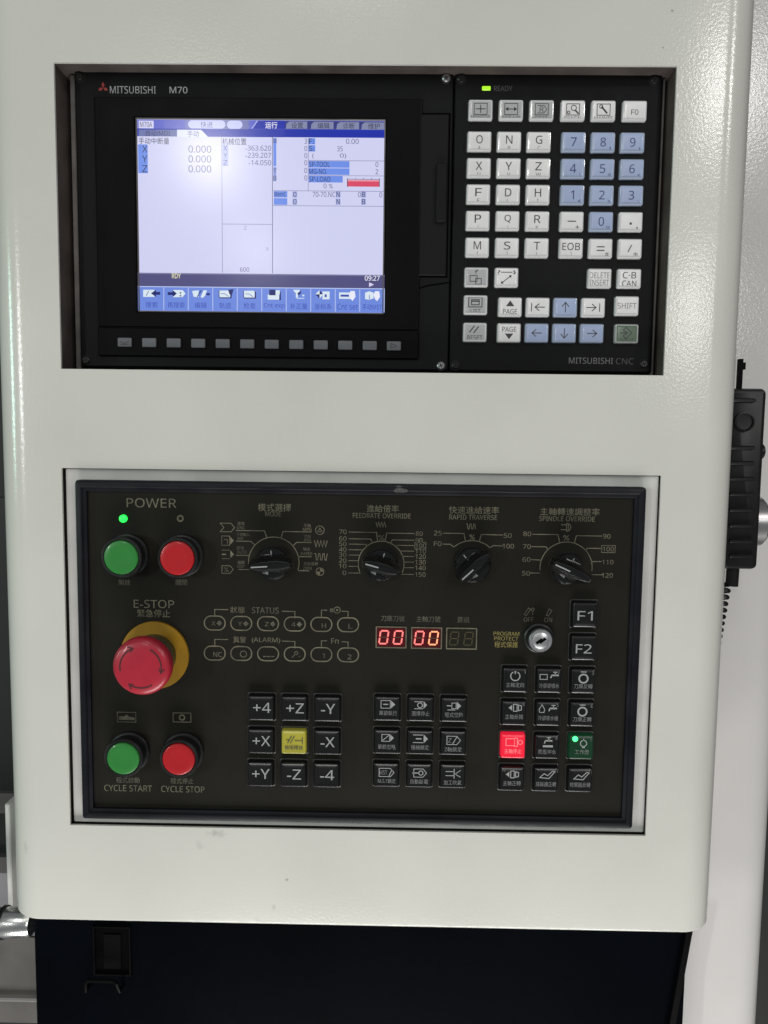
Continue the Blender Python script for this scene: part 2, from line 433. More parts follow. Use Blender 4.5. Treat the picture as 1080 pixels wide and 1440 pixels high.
# ==================================================================== DISPLAY UNIT
DY = 15.0
dis = thing('display_unit', 'black display unit with lit colour screen, grey softkeys and memory card cover', 'display', (-70, DY, -100))
XD0, XD1 = -200.0, P(635.5, 300, DY)[0] - .5
b = MB()
b.rr((XD0 + XD1) / 2, 0, XD1 - XD0, 200, 2.0, [(0, DY + 14), (0, DY + .8), (.8, DY)], UNIT)
part('housing', b, dis)
# raised bezel: a stepped frame round the screen, its lower lip holding the softkeys
SY = DY - 0.6                                            # screen surface
sx0, sz1 = P(193, 168, SY); sx1, _ = P(540.5, 170, SY); _, sz0 = P(195, 436.5, SY)
bx0 = P(134, 300, DY - 2)[0]; bx1 = P(592, 300, DY - 2)[0]; bz1 = P(360, 137, DY - 2)[1]; bz0 = P(360, 503, DY - 2)[1]
bzm = P(360, 461, DY - 2)[1]
b = MB()
def frame(b, X0, X1, Z0, Z1, x0, x1, z0, z1, ys, m):
    """a picture-frame ring from an outer to an inner rectangle through the given (t, y) steps"""
    L = []
    for t, y in ys:
        a, c, d, e = X0 + (x0 - X0) * t, X1 + (x1 - X1) * t, Z0 + (z0 - Z0) * t, Z1 + (z1 - Z1) * t
        L.append([(a, y, d), (c, y, d), (c, y, e), (a, y, e)])
    b.loops(L, m)
frame(b, bx0, bx1, bzm, bz1, sx0 - .8, sx1 + .8, sz0 - .8, sz1 + .8,
      [(0, DY), (.02, DY - 1.7), (.05, DY - 2.0), (.90, DY - 1.5), (.955, DY - 1.2), (1, DY + .5)], UNITD)
part('bezel', b, dis, angle=20)
b = MB()
b.rr((bx0 + bx1) / 2, (bzm - .5 + bz0) / 2, bx1 - bx0, bzm - .5 - bz0, 1.2, [(0, DY), (.2, DY - 1.8), (.8, DY - 2.4)], UNITD)
part('softkey_strip', b, dis)
b = MB()                                                 # thin grey gasket line round the glass
frame(b, sx0 - .95, sx1 + .95, sz0 - .95, sz1 + .95, sx0 - .1, sx1 + .1, sz0 - .1, sz1 + .1, [(0, DY - 1.25), (.4, DY - 1.3), (1, DY - .7)], GASKET)
part('screen_gasket', b, dis)

# ---- the screen: flat print of light
W = em(213, 214, 247); W2 = em(220, 224, 250); BLUE = em(24, 44, 168); BAR = em(88, 96, 200); GREYB = em(120, 126, 178)
LBL = em(112, 146, 236); PALE = em(196, 200, 246); TABG = em(132, 138, 172); INK = em(34, 34, 62); INKL = em(92, 92, 136)
LINE = em(140, 142, 180); STAT = em(82, 80, 128); KEYBLUE = em(112, 140, 226); KEYLINE = em(196, 210, 248); ICON = em(222, 236, 246)
ICOND = em(30, 40, 110); REDBAR = em(222, 76, 104); REDB2 = em(238, 150, 165); WHT = em(240, 240, 255); RDY = em(236, 232, 190); TXTB = em(62, 80, 176)
b = MB()
b.rect(sx0 - .3, sx1 + .3, sz0 - .3, sz1 + .3, SY, W)
scr = part('screen', b, dis, loc=((sx0 + sx1) / 2, SY, sz0), label='lit screen with blue title bars and a row of icon softkeys')
Y1, Y2, Y3, Y4 = SY - .05, SY - .10, SY - .15, SY - .20
g = MB(); MONO[0] = True
# title bars
g.prect(193, 168, 540.5, 180.5, Y1, BAR)
for i, c in enumerate(((96, 102, 198), (112, 118, 190), (118, 124, 180), (112, 118, 178))):
    g.prect(230 + i * 30, 168.3 + i * .26, 260 + i * 30, 180.8 + i * .26, Y2, em(*c))
g.prect(193, 180.5, 540.5, 191.5, Y1, BLUE)
g.prect(286, 181.3, 400, 192.3, Y2, em(40, 54, 172))
g.ppoly([(356, 181), (364, 169.5), (401, 169.9), (401, 181.3)], Y3, BLUE)
g.pline([(354, 180.8), (362, 169.7)], 1.0, Y4, em(190, 196, 240))
g.prect(401, 170, 540.5, 181.5, Y2, em(52, 58, 128))
for x0, x1 in ((402, 432), (437, 469), (473, 505), (508, 540)):
    o = (x0 - 402) * .012
    g.ppoly([(x0, 181 + o), (x0 + 1, 174 + o), (x0 + 5, 170.8 + o), (x1, 171 + o), (x1, 181 + o)], Y3, TABG)
g.prect(195, 169.6, 216, 180.4, Y3, em(214, 214, 248))
g.ptext('M70A', 205.5, 175, 17, 7, Y4, INK)
def pill(x0, x1, yc, h, m, y):
    k = K(x0, yc, y); c = P((x0 + x1) / 2, yc, y)
    g.rr(c[0], c[1], (x1 - x0) * k, h * k, h * k / 2, [(0, y + .02), (0, y)], m, seg=5)
pill(264.5, 317, 175, 11, em(200, 204, 250), Y3); pill(319, 341, 175.4, 11, em(200, 204, 250), Y3)
g.ptext('快进', 290.5, 175.2, 17, 8.5, Y4, INKL)
for s, x in (('设置', 418), ('编辑', 455), ('诊断', 490.5), ('维护', 526)): g.ptext(s, x, 176.3 + (x - 418) * .01, 16.5, 8, Y4, em(30, 32, 70))
g.ptext('运行', 381.5, 176, 17, 9, Y4, WHT, .01)
g.prect(195, 182.3, 249, 191.6, Y3, em(106, 116, 172)); g.ptext('自动/MDI', 222, 187.2, 34, 8, Y4, em(40, 44, 92))
g.ppoly([(249, 193), (249, 182.3), (283, 182.6), (293, 193)], Y3, W2); g.ptext('手动', 271.5, 188, 16, 8, Y4, INKL)
# left half: interrupt amount and machine position
g.ptext('手动中断量', 216.5, 198.2, 43, 9, Y2, INK); g.ptext('机械位置', 329.5, 199, 34, 9, Y2, INK)
g.prect(194, 203, 207.5, 243.5, Y1, LBL)
for s, y in (('X', 209.5), ('Y', 223.3), ('Z', 237.3)):
    g.ptext(s, 203.6, y, 7.5, 9.5, Y2, INK); g.ptext('0.000', 281, y + .2, 32, 9.5, Y2, INKL)
g.prect(311.3, 193, 312.1, 384, Y1, LINE); g.prect(382.7, 193, 383.6, 384.5, Y1, INKL); g.prect(312, 314.6, 383, 315.4, Y1, LINE)
g.prect(312.5, 204, 321, 233, Y2, em(176, 184, 240))
for s, v, y in (('X', '-363.620', 208.3), ('Y', '-239.207', 218.4), ('Z', '-14.050', 228.8)):
    g.ptext(s, 316.8, y, 5.5, 7, Y3, INKL); g.ptext(v, 382 - len(v) * 2.35, y, len(v) * 4.5, 7, Y2, INKL)
g.ptext('Z', 345, 320.5, 3.5, 5, Y2, LINE); g.ptext('X', 376, 350, 3.5, 5, Y2, LINE); g.ptext('600', 344, 379, 13, 6, Y2, INKL)
# right half: modal values, tool, load
g.prect(384.3, 194, 388.5, 233.5, Y1, LBL); g.prect(384.3, 234.5, 388.5, 255, Y1, em(150, 166, 232))
for s, y in (('M', 198), ('T', 240.5), ('B', 250.5)): g.ptext(s, 386.6, y, 4.5, 6.5, Y2, INK)
for s, y in (('3', 198.6), ('0', 208.7), ('0', 218.8), ('0', 229), ('0', 239.7), ('0', 250.3)): g.ptext(s, 430, y, 4, 7, Y2, INKL)
g.prect(433.3, 194, 434.1, 268, Y1, LINE)
g.prect(434.2, 194.3, 443.3, 203, Y1, LBL); g.prect(434.2, 204.2, 443.3, 213, Y1, LBL)
g.ptext('F:', 438, 198.6, 7, 7, Y2, INK); g.ptext('S:', 438, 208.8, 7, 7, Y2, INK)
g.ptext('0.00', 495.5, 198.8, 18, 7, Y2, INKL); g.ptext('35', 478, 209.2, 8, 7, Y2, INKL)
g.ptext('(', 440.3, 219.4, 2.4, 7.4, Y2, INKL); g.ptext('0)', 482.5, 219.6, 9, 7.4, Y2, INKL)
g.prect(433.5, 225.2, 541, 226, Y1, LINE); g.prect(433.5, 246.3, 541, 247, Y1, LINE)
for y0, x1, s, wd in ((226.3, 491.5, 'SP-TOOL', 29), (236.4, 491.5, 'MG-NO.', 25), (247.2, 482, 'SP-LOAD', 30)):
    g.prect(434.2, y0, x1, y0 + 9.2, Y2, LBL); g.ptext(s, 434.8 + wd / 2, y0 + 4.7, wd, 7, Y3, INK)
g.ptext('0', 530, 231.2, 4, 6.8, Y3, INKL); g.ptext('2', 530, 241.5, 4, 6.8, Y3, INKL); g.ptext('0 %', 461.5, 261.5, 13, 6.5, Y2, INKL)
g.prect(488.5, 252.8, 534, 262.3, Y2, REDBAR); g.prect(488.5, 252.8, 534, 255, Y3, REDB2)
for x in (488.5, 533.5): g.pline([(x, 250.8), (x, 262.6)], .9, Y4, INK)
g.pline([(488.5, 251.8), (533.8, 252.4)], .7, Y4, INKL)
for x in (500, 511, 522.5): g.pline([(x, 250.4), (x, 252.4)], .7, Y4, INK)
g.prect(384, 267.6, 541, 268.4, Y1, LINE); g.prect(384, 288.6, 541, 289.4, Y1, LINE)
g.prect(385, 268.8, 404, 277.5, Y2, LBL); g.prect(385, 278.6, 404, 288, Y2, LBL); g.ptext('MemC', 394, 273, 16, 6.5, Y3, INK)
for s, x in (('O', 414.6), ('N', 475.5), ('B', 511.3)):
    for y in (273.4, 283.6):
        g.prect(x - 3.3, y - 4.3, x + 3.3, y + 4.3, Y2, em(168, 176, 228)); g.ptext(s, x, y, 4.6, 7, Y3, INK)
g.ptext('70-70.NC', 455.5, 273.4, 32, 7, Y2, INKL); g.ptext('0', 505.5, 273.6, 4, 7, Y2, INKL); g.ptext('0', 535.5, 274, 4, 7, Y2, INKL)
# status line and icon softkeys
g.prect(193.6, 383.4, 540.8, 402.3, Y2, STAT); g.prect(193.6, 383.4, 540.8, 385.2, Y3, em(120, 120, 160))
g.ptext('RDY', 248, 387.8, 12.5, 7, Y4, RDY, .012); g.ptext('09:27', 523.5, 391.2, 21, 7, Y4, WHT, .01)
g.ppoly([(519, 397), (526, 400.2), (519, 403.6)], Y4, em(222, 216, 246))
g.prect(193.8, 402.3, 541, 436.5, Y2, KEYBLUE); g.prect(193.8, 402.3, 541, 403.4, Y3, KEYLINE)
part('readout', g, scr, label='lettering and bars shown on the screen')
names = ['搜索', '再搜索', '编辑', '轨迹', '检查', 'Cnt exp', '补正量', '坐标系', 'Cnt set', '手动MST']
for i in range(10):
    g = MB()
    x0 = 196.3 + i * 34.45; xc = x0 + 17; yo = i * .34
    def R_(a, c, d, e, m, y=Y3): g.prect(xc + a, 412.5 + yo + c, xc + d, 412.5 + yo + e, y, m)
    def F_(pts, m, y=Y3): g.ppoly([(xc + a, 412.5 + yo + c) for a, c in pts], y, m)
    g.pline([(x0 + 34, 404.5 + yo), (x0 + 34, 436 + yo)], .9, Y3, KEYLINE)
    wd = min(29, len(names[i]) * (4.1 if i in (5, 8) else 7.4 if i != 9 else 5.2) + 2)
    g.ptext(names[i], xc, 428.6 + yo, wd, 8.2, Y3, TXTB)
    if i == 0:
        F_([(-12, -5), (4, -5), (4, 5), (-12, 5)], ICON); F_([(-1, 0), (6, -5), (6, -2), (12, -2), (12, 2), (6, 2), (6, 5)], ICOND, Y4)
        g.pline([(xc - 8, 416 + yo), (xc - 4, 409 + yo)], .8, Y4, ICOND)
    elif i == 1:
        F_([(-5, -5), (9, -5), (13, 0), (9, 5), (-5, 5)], ICON); F_([(-12, -2), (-5, -2), (-5, -5), (1, 0), (-5, 5), (-5, 2), (-12, 2)], ICOND, Y4); R_(5, -2, 7, 0, ICOND, Y4); R_(5, 2, 7, 4, ICOND, Y4)
    elif i == 2:
        F_([(-12, -4), (-3, -5), (-3, 5), (-10, 4)], ICON); F_([(0, 4), (4, -5), (9, -5), (6, 3), (2, 6)], ICON); g.pline([(xc - 5, 417 + yo), (xc + 1, 407.5 + yo)], 1.2, Y4, ICOND); R_(8, -1, 13, 2, ICOND, Y4)
    elif i in (3, 4):
        F_([(-9, -5), (7, -5), (9, -3), (9, 6), (-7, 6), (-9, 4)], ICOND); F_([(-8, -5), (6, -5), (7, -4), (7, 4.5), (-7, 4.5), (-8, 3.5)], ICON, Y4)
        g.pline([(xc - 6, 412 + yo), (xc - 1, 412 + yo), (xc + 5, 416 + yo)], .8, Y4 - .05, TXTB)
        if i == 3: F_([(4, -6), (12, -7), (9, 3), (6, 0)], ICOND, Y4 - .05)
    elif i == 5:
        R_(-9, 0, 7, 7, ICON); R_(-7, -7, 2, 1, ICOND, Y4); R_(2, -6, 8, 0, ICON, Y4); F_([(8, -5), (9.5, -3), (9.5, 8), (7, 8)], ICOND, Y4)
    elif i == 6:
        F_([(-8, -7), (2, -7), (0, -3), (-5, -3)], ICON); R_(-4, -3, -1, 4, ICON); F_([(-2, -2), (4, -6), (3, -2), (0, 1)], ICOND, Y4); g.pline([(xc - 3, 417.5 + yo), (xc + 8, 417.5 + yo)], .9, Y4, ICON); R_(5, 0, 8, 2, ICON)
    elif i == 7:
        F_([(-11, -1), (-5, -7), (0, -1), (-5, 5)], ICON); F_([(-5, -7), (0, -1), (-5, -1)], ICOND, Y4); F_([(-11, -1), (-5, -1), (-5, 5)], ICOND, Y4); F_([(-1, -5), (9, -5), (9, 6), (-1, 6)], ICON); R_(2, -1, 5, 3, TXTB, Y4)
    elif i == 8:
        R_(-12, -4, 4, 5, ICON); R_(-10, -1, 2, 2, TXTB, Y4); F_([(2, -1), (4, -6), (10, -6), (11, 2), (7, 8), (4, 5)], WHT, Y4)
    else:
        F_([(-10, -4), (-4, -6), (2, -4), (2, 4), (-4, 6), (-10, 5)], ICON); F_([(2, -1), (4, -6), (10, -6), (11, 2), (7, 8), (4, 5)], WHT, Y4); g.pline([(xc - 4, 412 + yo), (xc - 4, 418 + yo)], .9, Y4, TXTB)
    part('softkey_icon', g, scr)

MONO[0] = False
# softkeys
for i in range(12):
    px = 175 + i * 34.5 - (.6 if i == 11 else 0); py = 481.3 + i * .46
    x, z = P(px, py, DY - 4); k = K(px, py, DY - 4)
    b = MB(); b.rr(0, 0, 19.5 * k, 12.5 * k, .7, [(0, 1.9), (0, .3), (.35, 0)], SOFT, seg=3)
    if i == 0: skm = b.mesh('softkey')
    sk = link('softkey', skm, dis, (x, DY - 4, z))
    if i in (0, 11):
        g = MB(); y = DY - 4.06
        if i: g.line([(x - 2, z - 1.6), (x + 2.2, z), (x - 2, z + 1.6)], .35, y, GAP, True)
        else: g.line([(x - 3, z + .6), (x, z - 1.2), (x + 3, z + .8)], .3, y, GAP); g.line([(x - 3, z - 1.6), (x + 3.2, z - 1.4)], .25, y, GAP)
        part('symbol', g, sk, (x, y, z))
# memory card cover
cx0, cz1 = P(575, 161, DY); cx1 = P(631.5, 161, DY)[0]; cz0 = P(575, 388, DY)[1]
b = MB()
frame(b, cx0 - 1.1, cx1 + 1.1, cz0 - 1.1, cz1 + 1.1, cx0, cx1, cz0, cz1, [(0, DY - .05), (.3, DY - .1), (1, DY - .1), (1.0, DY + .1)], JOINT)
part('cover_joint', b, dis)
b = MB()
b.rr((cx0 + cx1) / 2, (cz0 + cz1) / 2, cx1 - cx0 - .4, cz1 - cz0 - .4, 1.0, [(0, DY - .02), (0, DY - 1.0), (.5, DY - 1.4)], COVER)
cov = part('card_cover', b, dis, label='tall matt black memory card cover right of the screen')
hx0, hz1 = P(614, 229, DY - 4); hx1 = P(629, 229, DY - 4)[0]; hz0 = P(614, 312, DY - 4)[1]
b = MB(); b.rr((hx0 + hx1) / 2, (hz0 + hz1) / 2, hx1 - hx0, hz1 - hz0, .8, [(0, DY - 1.41), (.2, DY - 4.2), (.7, DY - 4.6)], COVER)
part('pull_ridge', b, cov)
b = MB()
a1, a2, a3 = P(569, 412.5, DY), P(600, 402, DY), P(634, 397, DY)
b.line([a1, a2, a3], 1.1, DY - .06, JOINT)
part('moulded_groove', b, dis)
# makers' lettering
b = MB(); y = DY - .08
r = 7.0 * K(145, 125, y); x, z = P(145, 124.5, y); z += .6
for a in (90, 210, 330):
    d = (cos(radians(a)), sin(radians(a))); e = (-d[1], d[0])
    b.poly([(x, z), (x + d[0] * r * .56 + e[0] * r * .32, z + d[1] * r * .56 + e[1] * r * .32), (x + d[0] * r * 1.12, z + d[1] * r * 1.12),
            (x + d[0] * r * .56 - e[0] * r * .32, z + d[1] * r * .56 - e[1] * r * .32)], y, REDPRINT)
part('emblem', b, dis, (x, y, z), label='small red emblem of three diamonds')
b = MB()
b.ptext('MITSUBISHI', 186.8, 126.3, 64.5, 9.8, y, WHITEPRINT, -.005); b.ptext('M70', 251, 126.6, 25, 9, y, WHITEPRINT, .0)
part('lettering', b, dis)
# screws
def screw(parent, px, py, bright):
    x, z = P(px, py, DY)
    b = MB(); b.lathe(x, z, [(3.6, DY), (3.5, DY - .15), (3.1, DY - .15), (3.0, DY - .02)], GAP, 20)
    b.lathe(x, z, [(2.75, DY), (2.75, DY - 1.2), (2.1, DY - 1.7)], SCREWB if bright else SCREW, 20)
    o = part('screw', b, parent, (x, DY, z))
    g = MB()
    for a in (.4, .4 + pi / 2):
        g.line([(x - 1.5 * cos(a), z - 1.5 * sin(a)), (x + 1.5 * cos(a), z + 1.5 * sin(a))], .6, DY - 1.74, GAP)
    part('cross_slot', g, o, (x, DY - 1.7, z))
for px, py, br in ((112, 108, 0), (627.5, 110.5, 1), (121.5, 506.5, 0), (620, 514.5, 1)): screw(dis, px, py, br)

# ==================================================================== KEYBOARD UNIT
kbd = thing('keyboard_unit', 'black keyboard unit with rows of pale and blue square keys', 'keyboard', (130, DY, -100))
XK0 = XD1 + .9
b = MB(); b.rr((XK0 + 200) / 2, 0, 200 - XK0, 200, 2.0, [(0, DY + 14), (0, DY + .8), (.8, DY)], UNIT)
part('housing', b, kbd)
for px, py, br in ((649, 111.5, 0), (920.5, 113.5, 0), (641, 514, 0), (905, 512, 0)): screw(kbd, px, py, br)
KY = DY - 3.4                                             # key tops
kk = K(760, 300, KY)
def key_mesh(name, face, rim, w=34.0, h=27.5):
    b = MB(); w *= kk; h *= kk
    b.rr(0, 0, w + 1.6, h + 1.6, 1.6, [(0, 3.35), (0, 3.2), (.75, 3.15)], GAP, cap=False, seg=3)
    b.rr(0, 0, w, h, 1.3, [(0, 3.3), (.15, .7), (.55, .12), (.95, 0), (1.25, .1)], rim, cap=False, seg=3)
    b.rr(0, 0, w, h, 1.3, [(1.25, .1), (1.55, .28), (2.4, .36)], face, seg=3)
    return b.mesh(name)
KM = {'w': key_mesh('key', KEYW, KEYC), 'b': key_mesh('key', KEYB, KEYBC), 'g': key_mesh('key', KEYG, KEYGR), 's': key_mesh('key', KEYGR, KEYC)}
def kleg(o, x, z, items, ink=KEYL):
    g = MB(); y = KY + .30; k = kk
    for it in items:
        t = it[0]
        if t == 'T': g.text(it[1], x + it[2] * k, z - it[3] * k, it[4] * k if it[4] else None, it[5] * k if it[5] else None, y, it[6] if len(it) > 6 else ink)
        elif t == 'L': g.line([(x + a * k, z - c * k) for a, c in it[1]], (it[2] if len(it) > 2 else 1.2) * k, y, ink)
        elif t == 'P': g.line([(x + a * k, z - c * k) for a, c in it[1]], (it[2] if len(it) > 2 else 1.0) * k, y, ink, True)
        elif t == 'F': g.poly([(x + a * k, z - c * k) for a, c in it[1]], y, ink)
        elif t == 'C': g.circ(x + it[1] * k, z - it[2] * k, it[3] * k, 1.1 * k, y, ink)
    part('legend', g, o, (x, y, z))
def kkey(px, py, kind, items, ink=KEYL, label=None, zrow=None):
    x, z = P(px, py, KY)
    if zrow is not None: z = zrow
    o = link('key', KM[kind], kbd, (x, KY, z), label)
    if items: kleg(o, x, z, items, ink)
def box_(w=18, h=15, yc=-1): return ('P', [(-w / 2, yc - h / 2), (w / 2, yc - h / 2), (w / 2, yc + h / 2), (-w / 2, yc + h / 2)])
def row(y0, y1, x0=674, x1=890):                         # common height of a slightly rolled row
    return (P(x0, y0, KY)[1] + P(x1, y1, KY)[1]) / 2
z0 = row(153.2, 155.8)
for px, py, it in ((676, 153.3, [box_(), ('L', [(-7, -1), (7, -1)]), ('L', [(0, -6.5), (0, 4.5)]), ('T', 'MONITOR', 0, 10, 26, 5)]),
                   (719, 153.8, [box_(), ('L', [(-7, -1), (7, -1)]), ('F', [(-8, -1), (-4, -4), (-4, 2)]), ('F', [(8, -1), (4, -4), (4, 2)]), ('T', 'SET UP', 0, 10.5, 25, 5)]),
                   (762, 154.2, [box_(), ('L', [(-6, -6), (3, -6), (7, -1), (3, 4), (-6, 4)], 1), ('T', 'R', 0, -1, 6, 7), ('T', 'EDIT', 0, 10.5, 17, 5)]),
                   (806, 154.7, [box_(), ('C', 1, -3, 3.6), ('L', [(3, 0), (8, 5)], 2), ('C', -6, 3, 1.8), ('T', 'DIAGN', 0, 10.5, 23, 5)]),
                   (849, 155.1, [box_(), ('L', [(-3, -5), (5, 4)], 2.4), ('C', -3.5, -5, 2.2), ('T', 'MAINTE', 0, 10.5, 26, 5)]),
                   (893, 155.6, [('T', 'F0', 0, 2, 10, 7)])):
    kkey(px, py, 's' if px < 770 else 'w', it, zrow=z0)
LET = ['ONG', 'XYZ', 'FDH', 'PQR', 'MST']; SUB = ['ABC', 'UVW', 'ELI', 'JJK', 'I][']
NUM = ['789', '456', '123', '-0.', 'E=/']
rows = [(197.8, 200.3), (235, 237.8), (272.2, 274.8), (309.5, 312), (346.8, 350)]
for r_ in range(5):
    zz = row(*rows[r_])
    for c in range(3):
        px = 674.3 - r_ * .75 + c * 41.9; L_ = LET[r_][c]
        kkey(px, rows[r_][0] + c * .35, 'w', [('T', L_, 0, -2.5, 9 if L_ not in 'MI' else 10.5, 11), ('T', SUB[r_][c], 0, 9, None, 5.5, KEYLD)], zrow=zz)
    for c in range(3):
        px = 807 - r_ * .9 + c * 41.5; N_ = NUM[r_][c]; blue = r_ < 3 or (r_ == 3 and c == 1)
        if N_ == '-': it = [('L', [(-6, 0), (6, 0)], 1.4), ('T', '+', 8, 8, 5, 5)]
        elif N_ == '.': it = [('F', [(-1.5, 1), (1.5, 1), (1.5, 4), (-1.5, 4)]), ('T', ',', 9, 9, None, 4)]
        elif N_ == 'E': it = [('T', 'EOB', 0, -2, 25, 10), ('T', ']', 0, 8, None, 5, KEYLD)]
        elif N_ == '=': it = [('L', [(-5.5, -2), (5.5, -2)], 1.4), ('L', [(-5.5, 3), (5.5, 3)], 1.4), ('T', '#', 9, 8.5, 5, 6)]
        elif N_ == '/': it = [('L', [(-3, 5), (2, -5)], 1.3), ('T', '*', 8, 8, 6, 6)]
        else: it = [('T', N_, 0, 0, None, 12)] + ([('T', {'9': '$', '8': "'", '6': '<', '5': '@', '4': '[', '1': '<', '2': '>', '3': '\\', '0': 'SP'}.get(N_, '.'), 10, 8.5, None, 4.2)] if N_ != '7' else [])
        kkey(px, rows[r_][0], 'b' if blue else 'w', it, KEYLB if blue else KEYL, zrow=zz)
ARU = lambda: [('L', [(0, 7), (0, -6)]), ('L', [(-5, -1), (0, -7), (5, -1)])]
ARR = lambda s=1, o=0: [('L', [(-7 * s + o, 0), (6 * s + o, 0)]), ('L', [(1 * s + o, -5), (7 * s + o, 0), (1 * s + o, 5)])]
zz = row(390, 391)
kkey(670, 390, 's', [('T', '?', 0, -8, 5, 6), ('P', [(-9, -2), (1, -2), (1, 6), (-9, 6)]), ('P', [(-1, 2), (7, 2), (7, 10), (-1, 10)])], zrow=zz)
kkey(712.5, 390.3, 'w', [('L', [(-8, -7), (8, -7)], 1), ('T', '?', -11, -7, 4, 6), ('T', '$', 11, -7, 4, 6), ('L', [(-7, 8), (6, -2)], 1), ('F', [(7, -3), (3, -2.5), (6, 1)]), ('F', [(-8, 9), (-4, 8.5), (-7, 5)])], zrow=zz)
kkey(843.5, 390.6, 'w', [('T', 'DELETE', 0, -4, 28, 8), ('T', 'INSERT', 0, 6, 27, 8)], KEYLD, zrow=zz)
kkey(885.3, 391, 'w', [('T', 'C·B', 0, -4.5, 19, 9), ('T', 'CAN', 0, 7, 20, 8)], zrow=zz)
kkey(669, 428.5, 's', [('P', [(-10, -10), (9, -10), (9, 3), (-10, 3)], 1.3), ('P', [(-6, -7), (5, -7), (5, 0), (-6, 0)], 1.3), ('L', [(-6, -5), (5, -5)], 1.6), ('T', 'LIST', 0, 9, 14, 6)])
kkey(882, 430, 'w', [('T', 'SHIFT', 0, 0, 27, 8)], KEYLD)
for px, py, kd, it in ((717.5, 431.5, 'w', [('F', [(-6, -1), (0, -9), (6, -1)]), ('T', 'PAGE', 0, 6.5, 20, 7)]),
                       (756.5, 431.8, 'w', ARR(-1, 3) + [('L', [(-9, -6), (-9, 6)])]),
                       (795.3, 432.1, 'b', ARU()), (834.5, 432.4, 'w', ARR(1, -3) + [('L', [(9, -6), (9, 6)])])):
    kkey(px, py, kd, it, KEYL)
kkey(668, 467.2, 's', [('L', [(-8, 0), (-1, -9)], 1.6), ('L', [(-2, 1), (5, -8)], 1.6), ('T', 'RESET', 0, 7.5, 22, 6.5)])
for px, py, kd, it in ((716, 468.0, 'w', [('T', 'PAGE', 0, -5, 20, 7), ('F', [(-6, 1), (0, 9), (6, 1)])]),
                       (755, 468.2, 'b', ARR(-1)), (793.7, 468.5, 'b', [('L', [(0, -7), (0, 6)]), ('L', [(-5, 1), (0, 7), (5, 1)])]), (832.5, 468.8, 'b', ARR(1))):
    kkey(px, py, kd, it, KEYL)
kkey(881.5, 469.2, 'g', [('P', [(-1, -9), (7, -1), (-1, 7), (-5, 3), (1, -1), (-5, -5)], 1.2), ('L', [(-9, -1), (0, -1)], 1.4), ('T', 'INPUT', 0, 9.5, 20, 6)], label='dull green key in the bottom right corner of the keyboard')
b = MB(); x, z = P(684, 124, DY - .5); b.rr(x, z, 5.8, 2.7, .5, [(0, DY), (0, DY - .5), (.3, DY - .8)], LEDY, seg=2)
part('status_led', b, kbd, (x, DY, z), label='small lit yellow green lamp above the top key row')
b = MB(); b.ptext('READY', 707.5, 124.3, 26, 7, DY - .06, DIMPRINT); b.ptext('MITSUBISHI', 831, 507.3, 62, 8.5, DY - .06, KEYLD); b.ptext('CNC', 878.5, 508, 25, 8.5, DY - .06, DIMPRINT)
part('lettering', b, kbd)
b = MB(); b.ppoly([(660, 101), (661, 96.5), (663, 95.8), (664.5, 99), (663.5, 102)], DY - .05, CHIPW)
part('paint_chip', b, kbd)

# ==================================================================== OPERATOR PANEL
FY = -1.0                                                 # faceplate surface
OX0, OX1, OZ1, OZ0 = -198.74, 194.85, -179.12, -422.8
pan = thing('operator_panel', 'black operator panel with emergency stop, four selector knobs and push keys', 'control panel', (0, 3.7, OZ0))
b = MB()
ow, oh = OX1 - OX0, OZ1 - OZ0
b.rr((OX0 + OX1) / 2, (OZ0 + OZ1) / 2, ow, oh, 2.5, [(0, 3.68), (0, -3.0), (.7, -4.3), (2.2, -4.9), (4.4, -4.9), (5.0, -4.4), (5.4, -3.6), (6.6, -3.4), (7.6, -3.0), (7.9, FY + .05)], FRAME, cap=False, seg=4)
part('frame', b, pan, angle=25, label='thick rounded black rubber frame round the faceplate')
b = MB()
for q in range(9):
    a = random.uniform(0, 6)
b.ppoly([(553, 690.5), (556, 687), (563, 686.5), (572, 688), (574, 691.5), (566, 693), (557, 692.6)], -5.0, CHIPG)
b.ppoly([(556, 683.5), (562, 682.6), (566, 684.6), (560, 686)], -5.0, CHIPG)
part('frame_scuff', b, pan)
b = MB(); b.rr((OX0 + OX1) / 2, (OZ0 + OZ1) / 2, ow - 15, oh - 15, 1.0, [(0, 2.5), (0, FY)], FACE, seg=2)
part('faceplate', b, pan)
YP = FY - .08                                             # print sits on the film

def leg(x, z, items, y, k, ink, g=None):
    """icons and words: coordinates in photo pixels about (x, z), y downwards"""
    g = g or MB()
    for it in items:
        t = it[0]; X = lambda a: x + a * k; Z = lambda c: z - c * k
        w = 1.1 * k
        if t == 'T': g.text(it[1], X(it[2]), Z(it[3]), it[4] * k if it[4] else None, it[5] * k if it[5] else None, y, it[6] if len(it) > 6 else ink)
        elif t == 'L': g.line([(X(a), Z(c)) for a, c in it[1]], (it[2] * k if len(it) > 2 else w), y, ink)
        elif t == 'P': g.line([(X(a), Z(c)) for a, c in it[1]], (it[2] * k if len(it) > 2 else w), y, ink, True)
        elif t == 'F': g.poly([(X(a), Z(c)) for a, c in it[1]], y, ink)
        elif t == 'C': g.circ(X(it[1]), Z(it[2]), it[3] * k, it[4] * k if len(it) > 4 else w, y, ink)
        elif t == 'D': g.disc(X(it[1]), Z(it[2]), it[3] * k, y, ink)
        elif t == 'A': g.arc(X(it[1]), Z(it[2]), it[3] * k, it[4], it[5], it[6] * k if len(it) > 6 else w, y, ink)
    return g
KP = K(500, 900, FY)
def print_at(name, px, py, items, ink=PRINT, label=None):
    x, z = P(px, py, YP); g = leg(x, z, items, YP, K(px, py, YP), ink)
    return part(name, g, pan, (x, YP, z), label)

